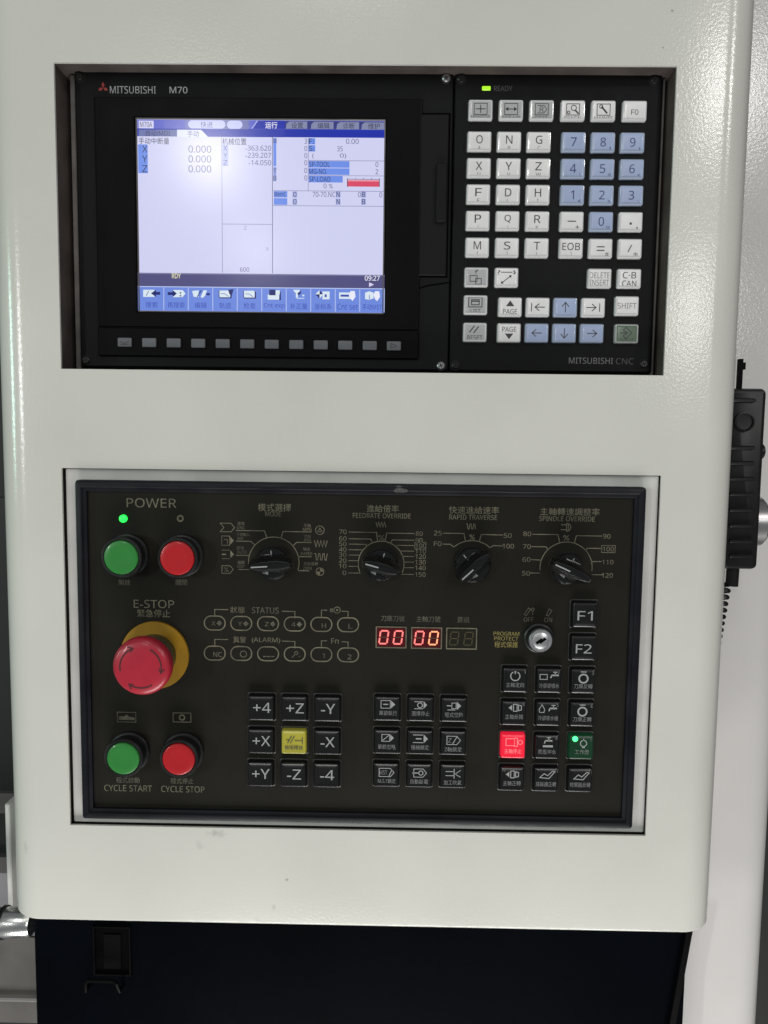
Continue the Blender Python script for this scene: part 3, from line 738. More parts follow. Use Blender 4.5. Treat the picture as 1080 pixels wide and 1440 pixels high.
# ---- words beside the buttons
print_at('lettering', 213, 707.3, [('T', 'POWER', 0, 0, 70, 13)])
print_at('lettering', 216, 855, [('T', 'E-STOP', 0.5, -5.7, 57, 11.5), ('T', '緊急停止', 0, 7.7, 46, 11)])
print_at('lettering', 175, 819, [('T', '開啟', 0, 0, 16, 8)], PRINTD)
print_at('lettering', 255, 819, [('T', '關閉', 0, 0, 16, 8)], PRINTD)
print_at('lettering', 180, 1103, [('T', '程式啟動', 0, -6.2, 33, 8.5, PRINTD), ('T', 'CYCLE START', 0, 5.6, 67, 9)])
print_at('lettering', 257, 1104, [('T', '程式停止', -1, -6, 32, 8.5, PRINTD), ('T', 'CYCLE STOP', 0, 6, 61, 9)])
print_at('symbol', 178, 1008.5, [('P', [(-13, -7), (13, -7), (13, 7), (-13, 7)], .9), ('F', [(-11, 4), (-11, -1), (-3, -1), (0, -4), (3, -1), (11, 0), (11, 4)])], PRINTD)
print_at('symbol', 256, 1009, [('P', [(-12.5, -6.5), (12.5, -6.5), (12.5, 6.5), (-12.5, 6.5)], 1), ('C', 0, 0, 3.6, 1.8)])
# ---- power lamps
x, z = P(172.5, 729.5, FY - 2)
b = MB(); b.lathe(x, z, [(2.7, FY), (2.7, FY - 1.6), (2.2, FY - 2.9), (1.0, FY - 3.6)], LEDG, 20)
part('power_lamp', b, pan, (x, FY, z), label='glowing green power lamp')
x, z = P(253.7, 729, FY)
b = MB(); b.lathe(x, z, [(2.5, FY), (2.5, FY - .3), (1.3, FY - .3), (1.2, FY - .02)], PRINT, 20, cap=False); b.disc(x, z, 1.25, FY - .05, WINDARK)
part('power_lamp', b, pan, (x, FY, z), label='unlit power lamp with a thin pale ring')
# ---- round push buttons
def push_button(px, py, m, label, r=23.6):
    x, z = P(px, py, FY - 14.5); k = K(px, py, FY - 14.5)
    R = r * k
    b = MB(); b.lathe(x, z, [(R + 3.4, FY), (R + 3.4, FY - 3), (R + 2.9, FY - 3.5), (R + 1.9, FY - 3.7), (R + 1.9, FY - 8.5), (R + 2.6, FY - 9), (R + 2.6, FY - 13.2), (R + 2.0, FY - 13.9), (R + .7, FY - 13.9), (R + .5, FY - 10)], BLACKM, 48, cap=False)
    o = part('push_button', b, pan, (x, FY, z), label)
    b = MB(); b.lathe(x, z, [(R + .2, FY - 10), (R + .2, FY - 14.2), (R - .3, FY - 14.9), (R - 1.2, FY - 15.2), (R * .6, FY - 15.0), (R * .3, FY - 14.9)], m, 48)
    part('cap', b, o, (x, FY - 12, z))
push_button(170, 784, BTNG, 'green push button under the lit power lamp')
push_button(249, 785, BTNR, 'red push button under the unlit power lamp')
push_button(173, 1067, BTNG, 'green cycle start push button', 22.4)
push_button(251, 1068, BTNR, 'red cycle stop push button', 22.4)
# ---- emergency stop
x, z = P(218, 921, FY); k = K(218, 921, FY)
b = MB(); b.lathe(x, z, [(48 * k, FY), (48 * k, FY - 1.3), (47.4 * k, FY - 1.8)], YELLOWD, 64)
es = part('emergency_stop', b, pan, (x, FY, z), label='big red mushroom emergency stop on a yellow disc')
HX, HZ = P(200, 939, FY - 31)
b = MB(); b.lathe(x, z, [(15.5, FY - 1.8), (15.5, FY - 9), (14.6, FY - 10), (13.2, FY - 10), (12.6, FY - 20)], COLLAR, 40)
part('collar', b, es, (x, FY, z))
hr = 41.5 * K(200, 939, FY - 31)
b = MB(); b.lathe(x, z, [(12.4, FY - 19), (hr - 2.5, FY - 21), (hr - .3, FY - 23), (hr, FY - 24), (hr, FY - 28.4), (hr - 1.2, FY - 30.2), (hr - 3.2, FY - 31.2), (hr * .6, FY - 31.8), (hr * .25, FY - 32.0)], RED, 168, teeth=(84, .55, {3, 4}))
part('mushroom_head', b, es, (x, FY - 20, z), angle=50)
b = MB(); yy = FY - 31.75
def arrow(a0, a1):
    r = hr * .70
    b.arc(x, z, r, a0, a1, 1.05, yy, REDARROW, 20)
    d = 1 if a1 > a0 else -1; a = radians(a1 + d * 5); t = (-sin(a) * d, cos(a) * d); n = (cos(a), sin(a)); c = (x + r * cos(a), z + r * sin(a))
    b.line([(c[0] - t[0] * 3.2 + n[0] * 2.1, c[1] - t[1] * 3.2 + n[1] * 2.1), c, (c[0] - t[0] * 3.2 - n[0] * 2.1, c[1] - t[1] * 3.2 - n[1] * 2.1)], .8, yy, REDARROW)
arrow(190, 115); arrow(62, -10); arrow(303, 240)
part('arrow_marks', b, es, (x, yy, z))

# ---- selector scales and knobs
def selector(px, py, ang, label, prints, scale_label, mark, br=24.0, bl=62.0):
    print_at('scale', px, py, prints, label=scale_label)
    x, z = P(px, py, FY); k = K(px, py, FY); R = br * k
    b = MB(); b.lathe(x, z, [(R, FY), (R, FY - 2), (R - .6, FY - 2.6), (R - 1.2, FY - 7.5), (R - 2.2, FY - 8.4)], KNOB, 48)
    o = part('selector_knob', b, pan, (x, FY, z), label)
    c, s = cos(radians(ang)), sin(radians(ang)); hl = bl * k / 2 * .96
    b = MB(); L = []
    for y, l, w, nose in ((-8.3, hl, 6.6, 3.2), (-11, hl + .4, 6.2, 3.0), (-14, hl, 4.9, 2.2), (-17.2, hl - .4, 3.4, 1.6), (-18.6, hl - .9, 2.5, 1.2), (-19.3, hl - 1.6, 1.5, .7)):
        pts = [(-l, nose), (-l + 2.2, w * .72), (-l * .4, w), (l * .35, w * 1.02), (l - 3, w * .75), (l, nose), (l, -nose), (l - 3, -w * .75), (l * .35, -w * 1.02), (-l * .4, -w), (-l + 2.2, -w * .72), (-l, -nose)]
        L.append([(x + a * c - e * s, FY + y, z + a * s + e * c) for a, e in pts])
    b.loops(L, KNOB, True, True)
    part('grip', b, o, (x, FY - 8, z), angle=24)
    g = MB(); y = FY - 19.42
    g.line([(x - (hl - 2.2) * c, z - (hl - 2.2) * s), (x - 1.5 * c, z - 1.5 * s)], .9, y, mark)
    part('pointer_line', g, o, (x, y, z))
    g = MB(); y = FY - 8.5; tx, tz = -s, c                        # white index tick and small arrowhead beside the grip
    g.line([(x + tx * (R - 5.6), z + tz * (R - 5.6)), (x + tx * (R - 2.7), z + tz * (R - 2.7))], .8, y, KWHITE)
    part('index_tick', g, o, (x, y, z))
    g = MB(); e = (-c * 2.0 + s * 5.0, -s * 2.0 - c * 5.0)
    g.poly([(x + e[0] - c * 4.2, z + e[1] - s * 4.2), (x + e[0] + s * 1.3, z + e[1] - c * 1.3), (x + e[0] - s * .9, z + e[1] + c * .9)], FY - 14.6, KDIM)
    part('arrow_mark', g, o, (x, FY - 14.6, z))
    return o
def wave(x, y, w, h, n, sq=False):
    pts = []
    for i in range(n + 1):
        xx = x - w / 2 + w * i / n
        pts.append((xx, y + (h / 2 if i % 2 else -h / 2)))
        if sq and i < n: pts.append((xx + w / n * .55, y + (h / 2 if i % 2 else -h / 2)))
    return ('L', pts, 1.1)
def arc(r, a0, a1): return ('A', 0, 0, r, a0, a1, 1.1)
# mode
m_ = [('T', '模式選擇', 1, -77, 46, 11), ('T', 'MODE', -1, -68, 22, 7), arc(35.5, -17, 197)]
for y, ya in ((-44, 0), (-29, 0), (-9, 0), (11, 0)):
    e = {-44: [(-53, -44), (-13, -44), (-10, -34.5)], -29: [(-53, -29), (-32, -29), (-27, -24)], -9: [(-53, -9), (-34.5, -9)], 11: [(-50, 11), (-34.5, 11)]}[y]
    m_.append(('L', e)); m_.append(('L', [(-a, c + .6) for a, c in e]))
m_ += [('T', '連線', -46, -54, 10, 5, PRINTD), ('T', 'DNC', -46, -48, 11, 4.6, PRINTD), ('T', '手動輸入', -43, -38.5, 18, 5, PRINTD), ('T', 'MDI', -47, -33, 8, 4, PRINTD),
       ('T', '記憶', -47, -19.5, 10, 5, PRINTD), ('T', 'AUTO', -45, -13.5, 13, 4.6, PRINTD), ('T', '編輯', -46, 1, 10, 5, PRINTD), ('T', 'EDIT', -46, 6.6, 11, 4, PRINTD),
       ('T', '手輪', 47, -52.5, 10, 5, PRINTD), ('T', 'MPG', 47, -47, 12, 4.4, PRINT), ('T', '寸動', 47, -37, 10, 5, PRINTD), ('T', 'JOG', 47, -31.6, 10, 4.4, PRINTD),
       ('T', '快送', 46, -19, 10, 5, PRINTD), ('T', 'RAPID', 46, -12.5, 16, 4.4, PRINTD), ('T', '原點復歸', 52, 1.5, 20, 5, PRINTD), ('T', 'ZRN', 47, 8, 12, 4.4, PRINTD)]
m_ += [('P', [(-75, -54), (-60, -54), (-55, -48), (-60, -42), (-75, -42), (-70, -48)], 1), ('P', [(-73, -36), (-62, -36), (-62, -23), (-73, -23)], .8), ('L', [(-70, -31), (-65, -31), (-65, -25)], .8), ('F', [(-61, -35), (-56, -29.5), (-61, -24)]),
       ('F', [(-73, -11), (-67, -11), (-67, -9), (-73, -9)]), ('L', [(-73, -16), (-62, -16)], .7), ('L', [(-73, -4), (-62, -4)], .7), ('F', [(-61, -16), (-56, -10), (-61, -5)]),
       ('P', [(-73, 6), (-62, 6), (-57, 11), (-62, 17), (-73, 17)], .8), ('T', '%', -67, 11.5, 7, 7, PRINTD),
       ('C', 64.5, -46, 6, 1.1), ('P', [(64.5, -49), (67.3, -44), (61.7, -44)], .9), wave(66, -27, 18, 9, 8), wave(66, -8.5, 18, 9, 6, True),
       ('C', 65, 12.5, 5.5, .9), ('F', [(65, 6), (71, 12.5), (65, 12.5)]), ('F', [(65, 19), (59, 12.5), (65, 12.5)])]
selector(385, 790.5, 4, 'mode selector knob, leftmost of the four, bar nearly level', m_, 'mode scale with small symbols', KWHITE)
# feedrate override
f_ = [('T', '進給倍率', 1.5, -78, 45, 10.5), ('T', 'FEEDRATE OVERRIDE', 0, -68, 81, 7), wave(-1, -55.5, 14, 7, 7), ('T', '%', 0, -37, 9, 8, PRINTD), arc(32.2, -22, 202)]
lv = (-44.5, -35, -27.5, -19.5, -12, -4, 4, 13.5)
for i, y in enumerate(lv):
    e = [[(-46, y), (-7, y), (-5.5, -33)], [(-46, y), (-15, y), (-12.5, -30)], [(-46, y), (-22, y), (-19.5, -25)], [(-46, y), (-26, y)], [(-46, y), (-29.5, y)], [(-46, y), (-32, y)], [(-46, y), (-32, y)], [(-46, y), (-29, y)]][i]
    f_.append(('L', e, .9)); f_.append(('L', [(-a, c + .8) for a, c in e], .9))
    s = str(70 - 10 * i); f_.append(('T', s, -49 - 2.6 * len(s), y - .2, 5.2 * len(s), 6.4))
    s = str(80 + 10 * i); f_.append(('T', s, 47.5 + 2.6 * len(s), y + .8, 4.9 * len(s), 6.4))
f_.append(('P', [(47, -31.5), (62.5, -31.5), (62.5, -22), (47, -22)], .7))
selector(536, 793, -15, 'feedrate override knob, second from left, bar tilted down to the right', f_, 'feedrate scale from 0 to 150', KWHITE, 23.5, 54)
# rapid traverse
r_ = [('T', '快速進給速率', 1, -76, 70, 10.5), ('T', 'RAPID TRAVERSE', 0, -66, 67, 7), wave(-3, -53, 13, 7, 5, True), ('T', '%', -1, -38, 8, 7.5), ('A', -1, 6, 39, 49, 131, 1.1),
      ('L', [(-42, -43), (-12.5, -43), (-10, -32)]), ('L', [(-42, -27.5), (-31, -27.5), (-26.5, -23.5)]), ('L', [(9, -31.5), (12, -42), (42, -41.5)]), ('L', [(25, -23.5), (29, -26.5), (42, -26)]),
      ('T', '25', -49, -43, 11, 6.6), ('T', 'F0', -49, -28, 11, 6.6), ('T', '50', 49, -41, 11, 6.6), ('T', '100', 50, -26, 16, 6.6)]
selector(664, 793, 43, 'rapid traverse knob, third from left, bar tilted up to the right', r_, 'rapid traverse scale', KWHITE, 26, 58)
# spindle override
s_ = [('T', '主軸轉速調整率', 3, -79.5, 83, 10.5), ('T', 'SPINDLE OVERRIDE', -1, -69.5, 78, 7), ('L', [(-9, -61), (-1, -61)]), ('L', [(-9, -54), (-1, -54)]), ('P', [(-1, -63), (3, -62), (5, -57.5), (3, -53), (-1, -52)], 1), ('L', [(1.5, -62), (1.5, -53)], .8),
      ('T', '%', -1, -42.5, 9, 7.5), arc(36.7, -6, 186)]
for (yl, e) in ((-47, [(-49, -47), (-13, -47), (-10, -35.5)]), (-29.5, [(-50, -29.5), (-29, -29.5), (-26.5, -25.5)]), (-11, [(-50, -11), (-35, -10.5)]), (8, [(-52, 8), (-36.5, 8)])):
    s_.append(('L', e)); s_.append(('L', [(-a, c + 1.2) for a, c in e]))
for s, y in (('80', -47.5), ('70', -29.5), ('60', -11), ('50', 8.5)): s_.append(('T', s, -56, y, 11, 6.6))
for s, y in (('90', -45.5), ('100', -27.5), ('110', -9), ('120', 10)): s_.append(('T', s, 50 + 2.8 * len(s), y, 5.2 * len(s), 6.6))
s_.append(('P', [(49, -32.5), (68, -32.5), (68, -22.5), (49, -22.5)], .8))
selector(796, 798.5, -24, 'spindle override knob, rightmost of the four, bar tilted down to the right', s_, 'spindle scale from 50 to 120', KWHITE, 23, 62)

# ---- pill shaped status lamps
def pill_lamp(px, py, items):
    x, z = P(px, py, YP); k = K(px, py, YP)
    b = MB(); b.rr(x, z, 31 * k, 21.5 * k, 10.4 * k, [(0, FY), (0, FY - .25), (1.7 * k, FY - .25), (1.75 * k, FY - .02)], PRINT, cap=False, seg=7)
    o = part('status_lamp', b, pan, (x, FY, z))
    part('legend', leg(x, z, items, YP, k, PRINTD), o, (x, YP, z))
dia = [('F', [(6.5, -3.6), (10.4, 0.4), (6.5, 4.4), (2.6, .4)])]
px_ = (302, 339.3, 377, 414.5, 452, 489.5)
for i, px in enumerate(px_):
    top = [[('T', 'XYZ4'[i], -1.8, .6, 5.5, 6)] + dia if i < 4 else [('T', 'HL'[i - 4], 3.5, 2, 6, 7)]][0]
    pill_lamp(px, 876 + i * .5, top)
    bot = [[('T', 'NC', 4, 2, 12, 7, PRINT)], [('C', 3, 1, 4.4, 1.2)], [('L', [(-7, 4), (-3, 4)], 1.6), ('L', [(-2, 4), (3, 4)], 1.6), ('L', [(4, 4), (9, 4)], 1.6)], [('C', 2, -1.5, 2.2, 1), ('L', [(-4, 5), (1, 0)], 1), ('L', [(6, 3), (8, 3)], 1)], [('T', '1', 3, 2, 3, 7)], [('T', '2', 2, 3, 5.5, 7)]][i]
    pill_lamp(px, 918.3 + i * .5, bot)
for (a, c, y, its) in ((302, 414.5, 857, [('T', '狀態', 334, 857, 20, 9), ('T', 'STATUS', 373, 857.3, 38, 8.5, PRINTD)]), (302, 414.5, 899, [('T', '異警', 337, 899, 18, 9), ('T', '(ALARM)', 374, 899.6, 40, 8.5)]),
                       (452, 489.5, 858, [('C', 474, 857.5, 4.4, 1), ('D', 474, 857.5, 1.6), ('T', '※', 466.5, 858, 6, 6)]), (452, 489.5, 901, [('T', 'Fn', 471, 901, 10.5, 7.5)])):
    l0 = 19 if c - a > 60 else 8; l1 = 18 if c - a > 60 else 9
    ym = y + .8
    its2 = [('L', [(0, 10), (0, 0), (l0, 0)], 1.1), ('L', [(c - a - l1, 1), (c - a, 1.3), (c - a, 11)], 1.1)]
    for it in its:
        it = list(it)
        if it[0] == 'T': it[2] -= a; it[3] -= y
        else: it[1] -= a; it[2] -= y
        its2.append(tuple(it))
    print_at('lettering', a, y, its2)

# ---- two digit displays
SEG = {'0': 'abcdef', '8': 'abcdefg'}
def digits(px, py, title, tw, lit, label):
    x, z = P(px, py, YP); k = K(px, py, YP); w, h = 43.5 * k, 31 * k
    b = MB(); b.rr(x, z, w - 2, h - 2, .3, [(0, FY), (0, FY - .12)], WINRED if lit else WINDARK, seg=1)
    o = part('digit_display', b, pan, (x, FY, z), label)
    b = MB(); b.rr(x, z, w, h, .4, [(0, FY), (0, FY - .35), (.75, FY - .35), (.8, FY - .1)], PRINT, cap=False, seg=2); part('border', b, o, (x, FY, z))
    for d, (dx, m) in enumerate(((-10.3, lit[0] if lit else SEGOFF), (9.8, lit[1] if lit else SEGOFF))):
        g = MB(); sl = .13
        def pt(a, c): return (x + (dx + a + -c * sl) * k, z - c * k)
        W_, H_ = 5.6, 9.2
        sg = {'a': [(-W_ + .8, -H_), (W_ - .8, -H_)], 'd': [(-W_ + .8, H_), (W_ - .8, H_)], 'g': [(-W_ + 1, 0), (W_ - 1, 0)], 'f': [(-W_, -H_ + .9), (-W_, -.9)], 'b': [(W_, -H_ + .9), (W_, -.9)], 'e': [(-W_, .9), (-W_, H_ - .9)], 'c': [(W_, .9), (W_, H_ - .9)]}
        for n_, sgp in sg.items():
            mm = m if (n_ != 'g' or not lit) else SEGOFF
            g.line([pt(*q) for q in sgp], (2.1 if mm is not SEGOFF else 1.3) * k, FY - .2, mm)
        part('digit', g, o, (x + dx * k, FY - .2, z))
    g = leg(x, z, [('T', title, 2, -27, tw, 8.6)], YP, k, PRINTD); part('title', g, o, (x, YP, z))
digits(550, 896.2, '刀庫刀號', 33, (SEGON, SEGON), 'two red zeros in the leftmost digit window')
digits(599.8, 897.2, '主軸刀號', 34, (SEGON, SEGHOT), 'two red zeros in the middle digit window')
digits(649, 898, '資訊', 17, None, 'unlit digit window, rightmost of three')

# ---- key switch
x, z = P(760.5, 901, FY - 9); k = K(760, 901, FY - 9)
b = MB(); b.lathe(x, z, [(10.6, FY), (10.6, FY - 2), (10.0, FY - 2.6), (9.2, FY - 2.8), (9.0, FY - 7), (8.7, FY - 7.6)], BLACKM, 40)
ks = part('key_switch', b, pan, (x, FY, z), label='round silver key switch')
b = MB(); b.lathe(x, z, [(16.6 * k, FY - 7), (16.6 * k, FY - 8.6), (15.6 * k, FY - 9.2), (12.6 * k, FY - 9.2), (12.0 * k, FY - 8.7), (11.6 * k, FY - 9.1), (9.5 * k, FY - 9.45), (6 * k, FY - 9.75), (2.5 * k, FY - 9.9)], STEEL, 40)
part('lock_barrel', b, ks, (x, FY - 7, z))
b = MB(); c_ = [(-7.5, 3), (-7.5, -1), (-3, -1), (-3, -3), (7.5, -3), (7.5, 1), (3, 1), (3, 3)]; a = radians(38)
b.poly([(x + (u * cos(a) - v * sin(a)) * k, z + (u * sin(a) + v * cos(a)) * k) for u, v in c_], FY - 9.95, JOINT)
part('keyhole', b, ks, (x, FY - 9.1, z))
print_at('lettering', 712, 898, [('T', 'PROGRAM', 0, -7, 36, 5.6), ('T', 'PROTECT', 0, 0, 34, 5.6), ('T', '程式保護', 0, 8.6, 33, 8.6)], PRINTG)
print_at('lettering', 757, 866, [('T', 'OFF', -13.5, 5.5, 14, 6.5, PRINTD), ('T', 'ON', 14, 5.5, 11, 6.5, PRINTD), ('P', [(-20, -2), (-14, -11), (-11, -9), (-17, 0)], .9), ('C', -8, -9, 2, .9), ('L', [(-8, -7), (-8, -1)], .9), ('P', [(11, -1), (15, -10), (19, -8), (14, 0)], .9)], PRINTD)

# ---- square black keys
OKY = FY - 5.0
def okey_mesh(w, h, m):
    b = MB()
    b.rr(0, 0, w, h, 1.6, [(0, 4.9), (.2, 1.0), (.6, .3), (1.2, 0), (1.9, .22), (3.5, .42)], m, seg=4)
    return b.mesh('key')
k0 = K(600, 1040, OKY)
OM = {}
def okey(px, py, w, h, kind, items, label=None, ink=KWHITE, zr=None, lampm=None):
    x, z = P(px, py, OKY)
    if zr is not None: z = zr
    key = (w, h, kind)
    if key not in OM: OM[key] = okey_mesh(w * k0, h * k0, {'k': BLACK, 'y': YELLOW, 'r': REDLIT, 'n': GREENLIT}[kind])
    o = link('key', OM[key], pan, (x, OKY, z), label)
    sk = ('s', w, h)
    if sk not in OM:
        b = MB(); b.rr(0, 0, (w + 5) * k0, (h + 5) * k0, 1.8, [(0, 0), (0, -.45), (.6, -.7), (1.2, -.5), (1.3, -.03)], KEYEDGE, cap=False, seg=3); OM[sk] = b.mesh('surround')
    bx, bz = P(px, py, FY)
    link('surround', OM[sk], o, (x, FY, z))
    part('legend', leg(x, z, items, OKY + .12, k0, ink), o, (x, OKY, z))
    if lampm:
        b = MB(); lx, lz = x - 9 * k0, z + 12.5 * k0; b.lathe(lx, lz, [(1.9, OKY + .3), (1.9, OKY - .3), (1.2, OKY - .8)], lampm, 16); part('key_lamp', b, o, (lx, OKY, lz), label='glowing green lamp in the corner of the key')
def orow(a, b_): return (P(*a, OKY)[1] + P(*b_, OKY)[1]) / 2
JOG = [['+4', '+Z', '-Y'], ['+X', None, '-X'], ['+Y', '-Z', '-4']]
for r_i, (y0, y1) in enumerate(((996.3, 997.8), (1043, 1044.7), (1089.3, 1091))):
    zr = orow((367, y0), (460, y1))
    for c in range(3):
        px = 367.2 - r_i * .7 + c * 46.6
        if JOG[r_i][c]: okey(px, y0, 36.5, 36.5, 'k', [('T', JOG[r_i][c], 1, -1, 25 if JOG[r_i][c][0] == '+' else 20, 14.5)], zr=zr)
        else: okey(px, y0, 35.5, 35.5, 'y', [('L', [(-9, 2), (-3, -9)], 1), ('L', [(-5, 2), (1, -9)], 1), ('L', [(-11, -3), (-6, -3)], 1), ('L', [(1, -2), (12, -2)], 1), ('L', [(12, -7), (12, 3)], 1), ('T', '極限釋放', 0, 8, 26, 6.5)], 'yellow key in the middle of the jog keys', KEYL, zr=zr)
def tag_(body, *ins): return [('P', [(-11, -12), (4, -12), (9, -6), (4, 0), (-11, 0)], 1)] + list(ins) + [('T', body, 1, 7.5, 26, 7, KDIM)]
MID = [[[('P', [(-9, -12), (4, -12), (4, -1), (-9, -1)], 1), ('L', [(-6, -6.5), (1, -6.5)], 1.6), ('F', [(5, -12), (11, -6.5), (5, -1)]), ('T', '單節執行', 1, 6, 25, 7, KDIM)],
        [('L', [(-9, -11), (3, -11)]), ('L', [(-9, -1), (3, -1)]), ('C', -1, -6, 3.4, 1.2), ('F', [(4, -12), (9, -6.5), (4, -1)]), ('T', '選擇停止', 0, 6, 25, 7, KDIM)],
        [('L', [(-10, -6), (-3, -6)], 1.4), ('P', [(-3, -10), (3, -10), (3, -2), (-3, -2)], 1), ('F', [(4, -12), (10, -6), (4, 0)]), ('L', [(-9, 0), (2, 0)]), ('T', '程式空跑', 0, 7, 25, 7, KDIM)]],
       [[('P', [(-7, -11), (4, -11), (4, -1), (-7, -1)], 1), ('L', [(-6, -2), (3, -10)]), ('F', [(5, -11), (10, -6), (5, -1)]), ('T', '單節忽略', 0, 7, 25, 7, KDIM)],
        [('L', [(-10, -11), (4, -11)]), ('L', [(-6, -5.5), (2, -5.5)], 1.8), ('L', [(-10, 0), (4, 0)]), ('F', [(5, -12), (11, -5.5), (5, 1)]), ('T', '機械鎖定', 0, 7, 25, 7, KDIM)],
        [('P', [(-9, -10), (5, -10), (10, -4), (5, 2), (-9, 2)], 1), ('T', 'Z', -5, -4, 5, 6, KDIM), ('L', [(-1, 1), (5, -9)]), ('T', 'Z軸鎖定', 0, 9, 24, 7, KDIM)]],
       [[('P', [(-10, -10), (6, -10), (11, -4), (6, 2), (-10, 2)], 1), ('T', 'MST', -4, -4, 11, 6, KDIM), ('L', [(4, 1), (8, -8)]), ('T', 'M,S,T鎖定', 1, 8.5, 25, 7, KDIM)],
        [('P', [(-8, -10), (5, -10), (10, -4), (5, 2), (-8, 2)], 1), ('L', [(-10, -4), (-2, -4)], 1.5), ('C', 2, -4, 3, 1.2), ('T', '自動斷電', 0, 8.5, 25, 7, KDIM)],
        [('L', [(-10, -7), (1, -7)]), ('L', [(-10, -1), (1, -1)]), ('L', [(2, -11), (2, 3)], 1.2), ('L', [(4, -4), (11, -9)], 1), ('L', [(4, -3), (11, 1)], 1), ('T', '加工吹氣', 0, 9, 25, 7, KDIM)]]]
for r_i, (y0, y1) in enumerate(((997, 998.5), (1043.5, 1045.3), (1090.2, 1092))):
    zr = orow((545, y0), (638, y1))
    for c in range(3): okey(544.8 - r_i * .9 + c * 46.8, y0, 36, 36, 'k', MID[r_i][c], zr=zr)
okey(823, 865, 35, 36, 'k', [('T', 'F1', 0, 1, 21, 13)]); okey(821, 911.5, 35, 36, 'k', [('T', 'F2', 0, 1, 22, 13)])
def tap(x, y): return [('L', [(x - 5, y), (x + 5, y)], 2.2), ('L', [(x, y), (x, y - 4)], 1.4), ('L', [(x - 3, y - 4.5), (x + 3, y - 4.5)], 1.2), ('L', [(x - 5, y), (x - 6, y + 4)], 1.8)]
def chuck(x, y, s=1): return [('P', [(x - 4, y - 5), (x + 1, y - 5), (x + 1, y + 5), (x - 4, y + 5)], 1.2), ('P', [(x + 3, y - 4), (x + 7, y - 3), (x + 7, y + 3), (x + 3, y + 4)], 1.2), ('F', [(x - 11, y), (x - 6, y - 4), (x - 6, y + 4)])]
def conv(x, y): return [('P', [(x - 10, y + 4), (x - 4, y - 2), (x + 1, y + 1), (x + 8, y - 6), (x + 11, y - 5), (x + 3, y + 5)], 1.2)]
def gear(x, y): return [('C', x, y, 6, 2.2), ('L', [(x - 4, y - 9.5), (x + 4, y - 9.5)], 1.4)]
RIGHT = [[[('A', 0, -6, 6.4, 120, 420, 1.5), ('F', [(-1.6, -13), (1.6, -13), (0, -8)]), ('T', '主軸定向', 0, 6.5, 25, 7, KDIM), ('T', '1', 13, -12, 2, 5, KDIM)],
          [('P', [(-13, -9), (-3, -9), (-3, -2), (-13, -2)], 1)] + tap(8, -8) + [('T', '冷卻液噴水', 0, 7, 28, 7, KDIM), ('T', '2', 13, -13, 3, 5, KDIM)],
          gear(0, -4) + [('T', '刀庫反轉', 0, 7, 26, 7, KDIM), ('T', '3', 13, -12, 3, 5, KDIM)]],
         [chuck(3, -8) + [('T', '主軸反轉', 0, 5, 25, 7, KDIM), ('T', '4', 13, -13, 3, 5, KDIM)],
          [('P', [(-9, -13), (-5, -6), (-6, -2), (-12, -2), (-13, -6)], 1)] + tap(7, -8) + [('T', '冷卻液水槍', 0, 6, 28, 7, KDIM), ('T', '5', 13, -13, 3, 5, KDIM)],
          gear(0, -4) + [('T', '刀庫正轉', 0, 7, 26, 7, KDIM), ('T', '6', 13, -12, 3, 5, KDIM)]],
         [[('P', [(-10, -11), (2, -11), (2, -1), (-10, -1)], 1), ('P', [(2, -12), (6, -12), (6, 0), (2, 0)], 1), ('C', 10, -6, 3, 1), ('T', '主軸停止', 0, 7, 24, 7)],
          tap(2, -9) + [('L', [(-6, -1), (8, -1)], 3), ('T', '底座沖水', 0, 7, 25, 7, KDIM), ('T', '8', 13, -13, 3, 5, KDIM)],
          [('C', 3, -6, 4.4, 1.3), ('L', [(1, 0), (5, 0)], 1.6), ('L', [(3, -13), (3, -10)], 1.2), ('T', '工作燈', 1, 6.5, 20, 7, KDIM), ('T', '9', 14, -12, 3, 5, KDIM)]],
         [chuck(2, -7) + [('T', '主軸正轉', 0, 6, 25, 7, KDIM), ('T', '10', -12, -13, 5, 4.5, KDIM)],
          conv(1, -7) + [('T', '排屑器正轉', 0, 6.5, 29, 7, KDIM), ('T', '11', 14, -13, 4, 5, KDIM)],
          conv(1, -6) + [('T', '排屑器反轉', 0, 6.5, 29, 7, KDIM), ('T', '12', 14, -12, 4, 5, KDIM)]]]
for r_i, (y0, y1) in enumerate(((956.5, 958.5), (1003, 1005), (1049.5, 1051.5), (1096, 1097.5))):
    zr = orow((722, y0), (818, y1))
    for c in range(3):
        px = (724.5, 772.5, 820.5)[c] - r_i * 1.5
        if (r_i, c) == (2, 0): okey(px, y0, 34.5, 36, 'r', RIGHT[r_i][c], 'key lit bright red in the right hand key block', REDLEG, zr)
        else: okey(px, y0, 34.5, 36, 'n' if (r_i, c) == (2, 2) else 'k', RIGHT[r_i][c], 'black key with a glowing green lamp in its corner' if (r_i, c) == (2, 2) else None, zr=zr, lampm=LEDG2 if (r_i, c) == (2, 2) else None)

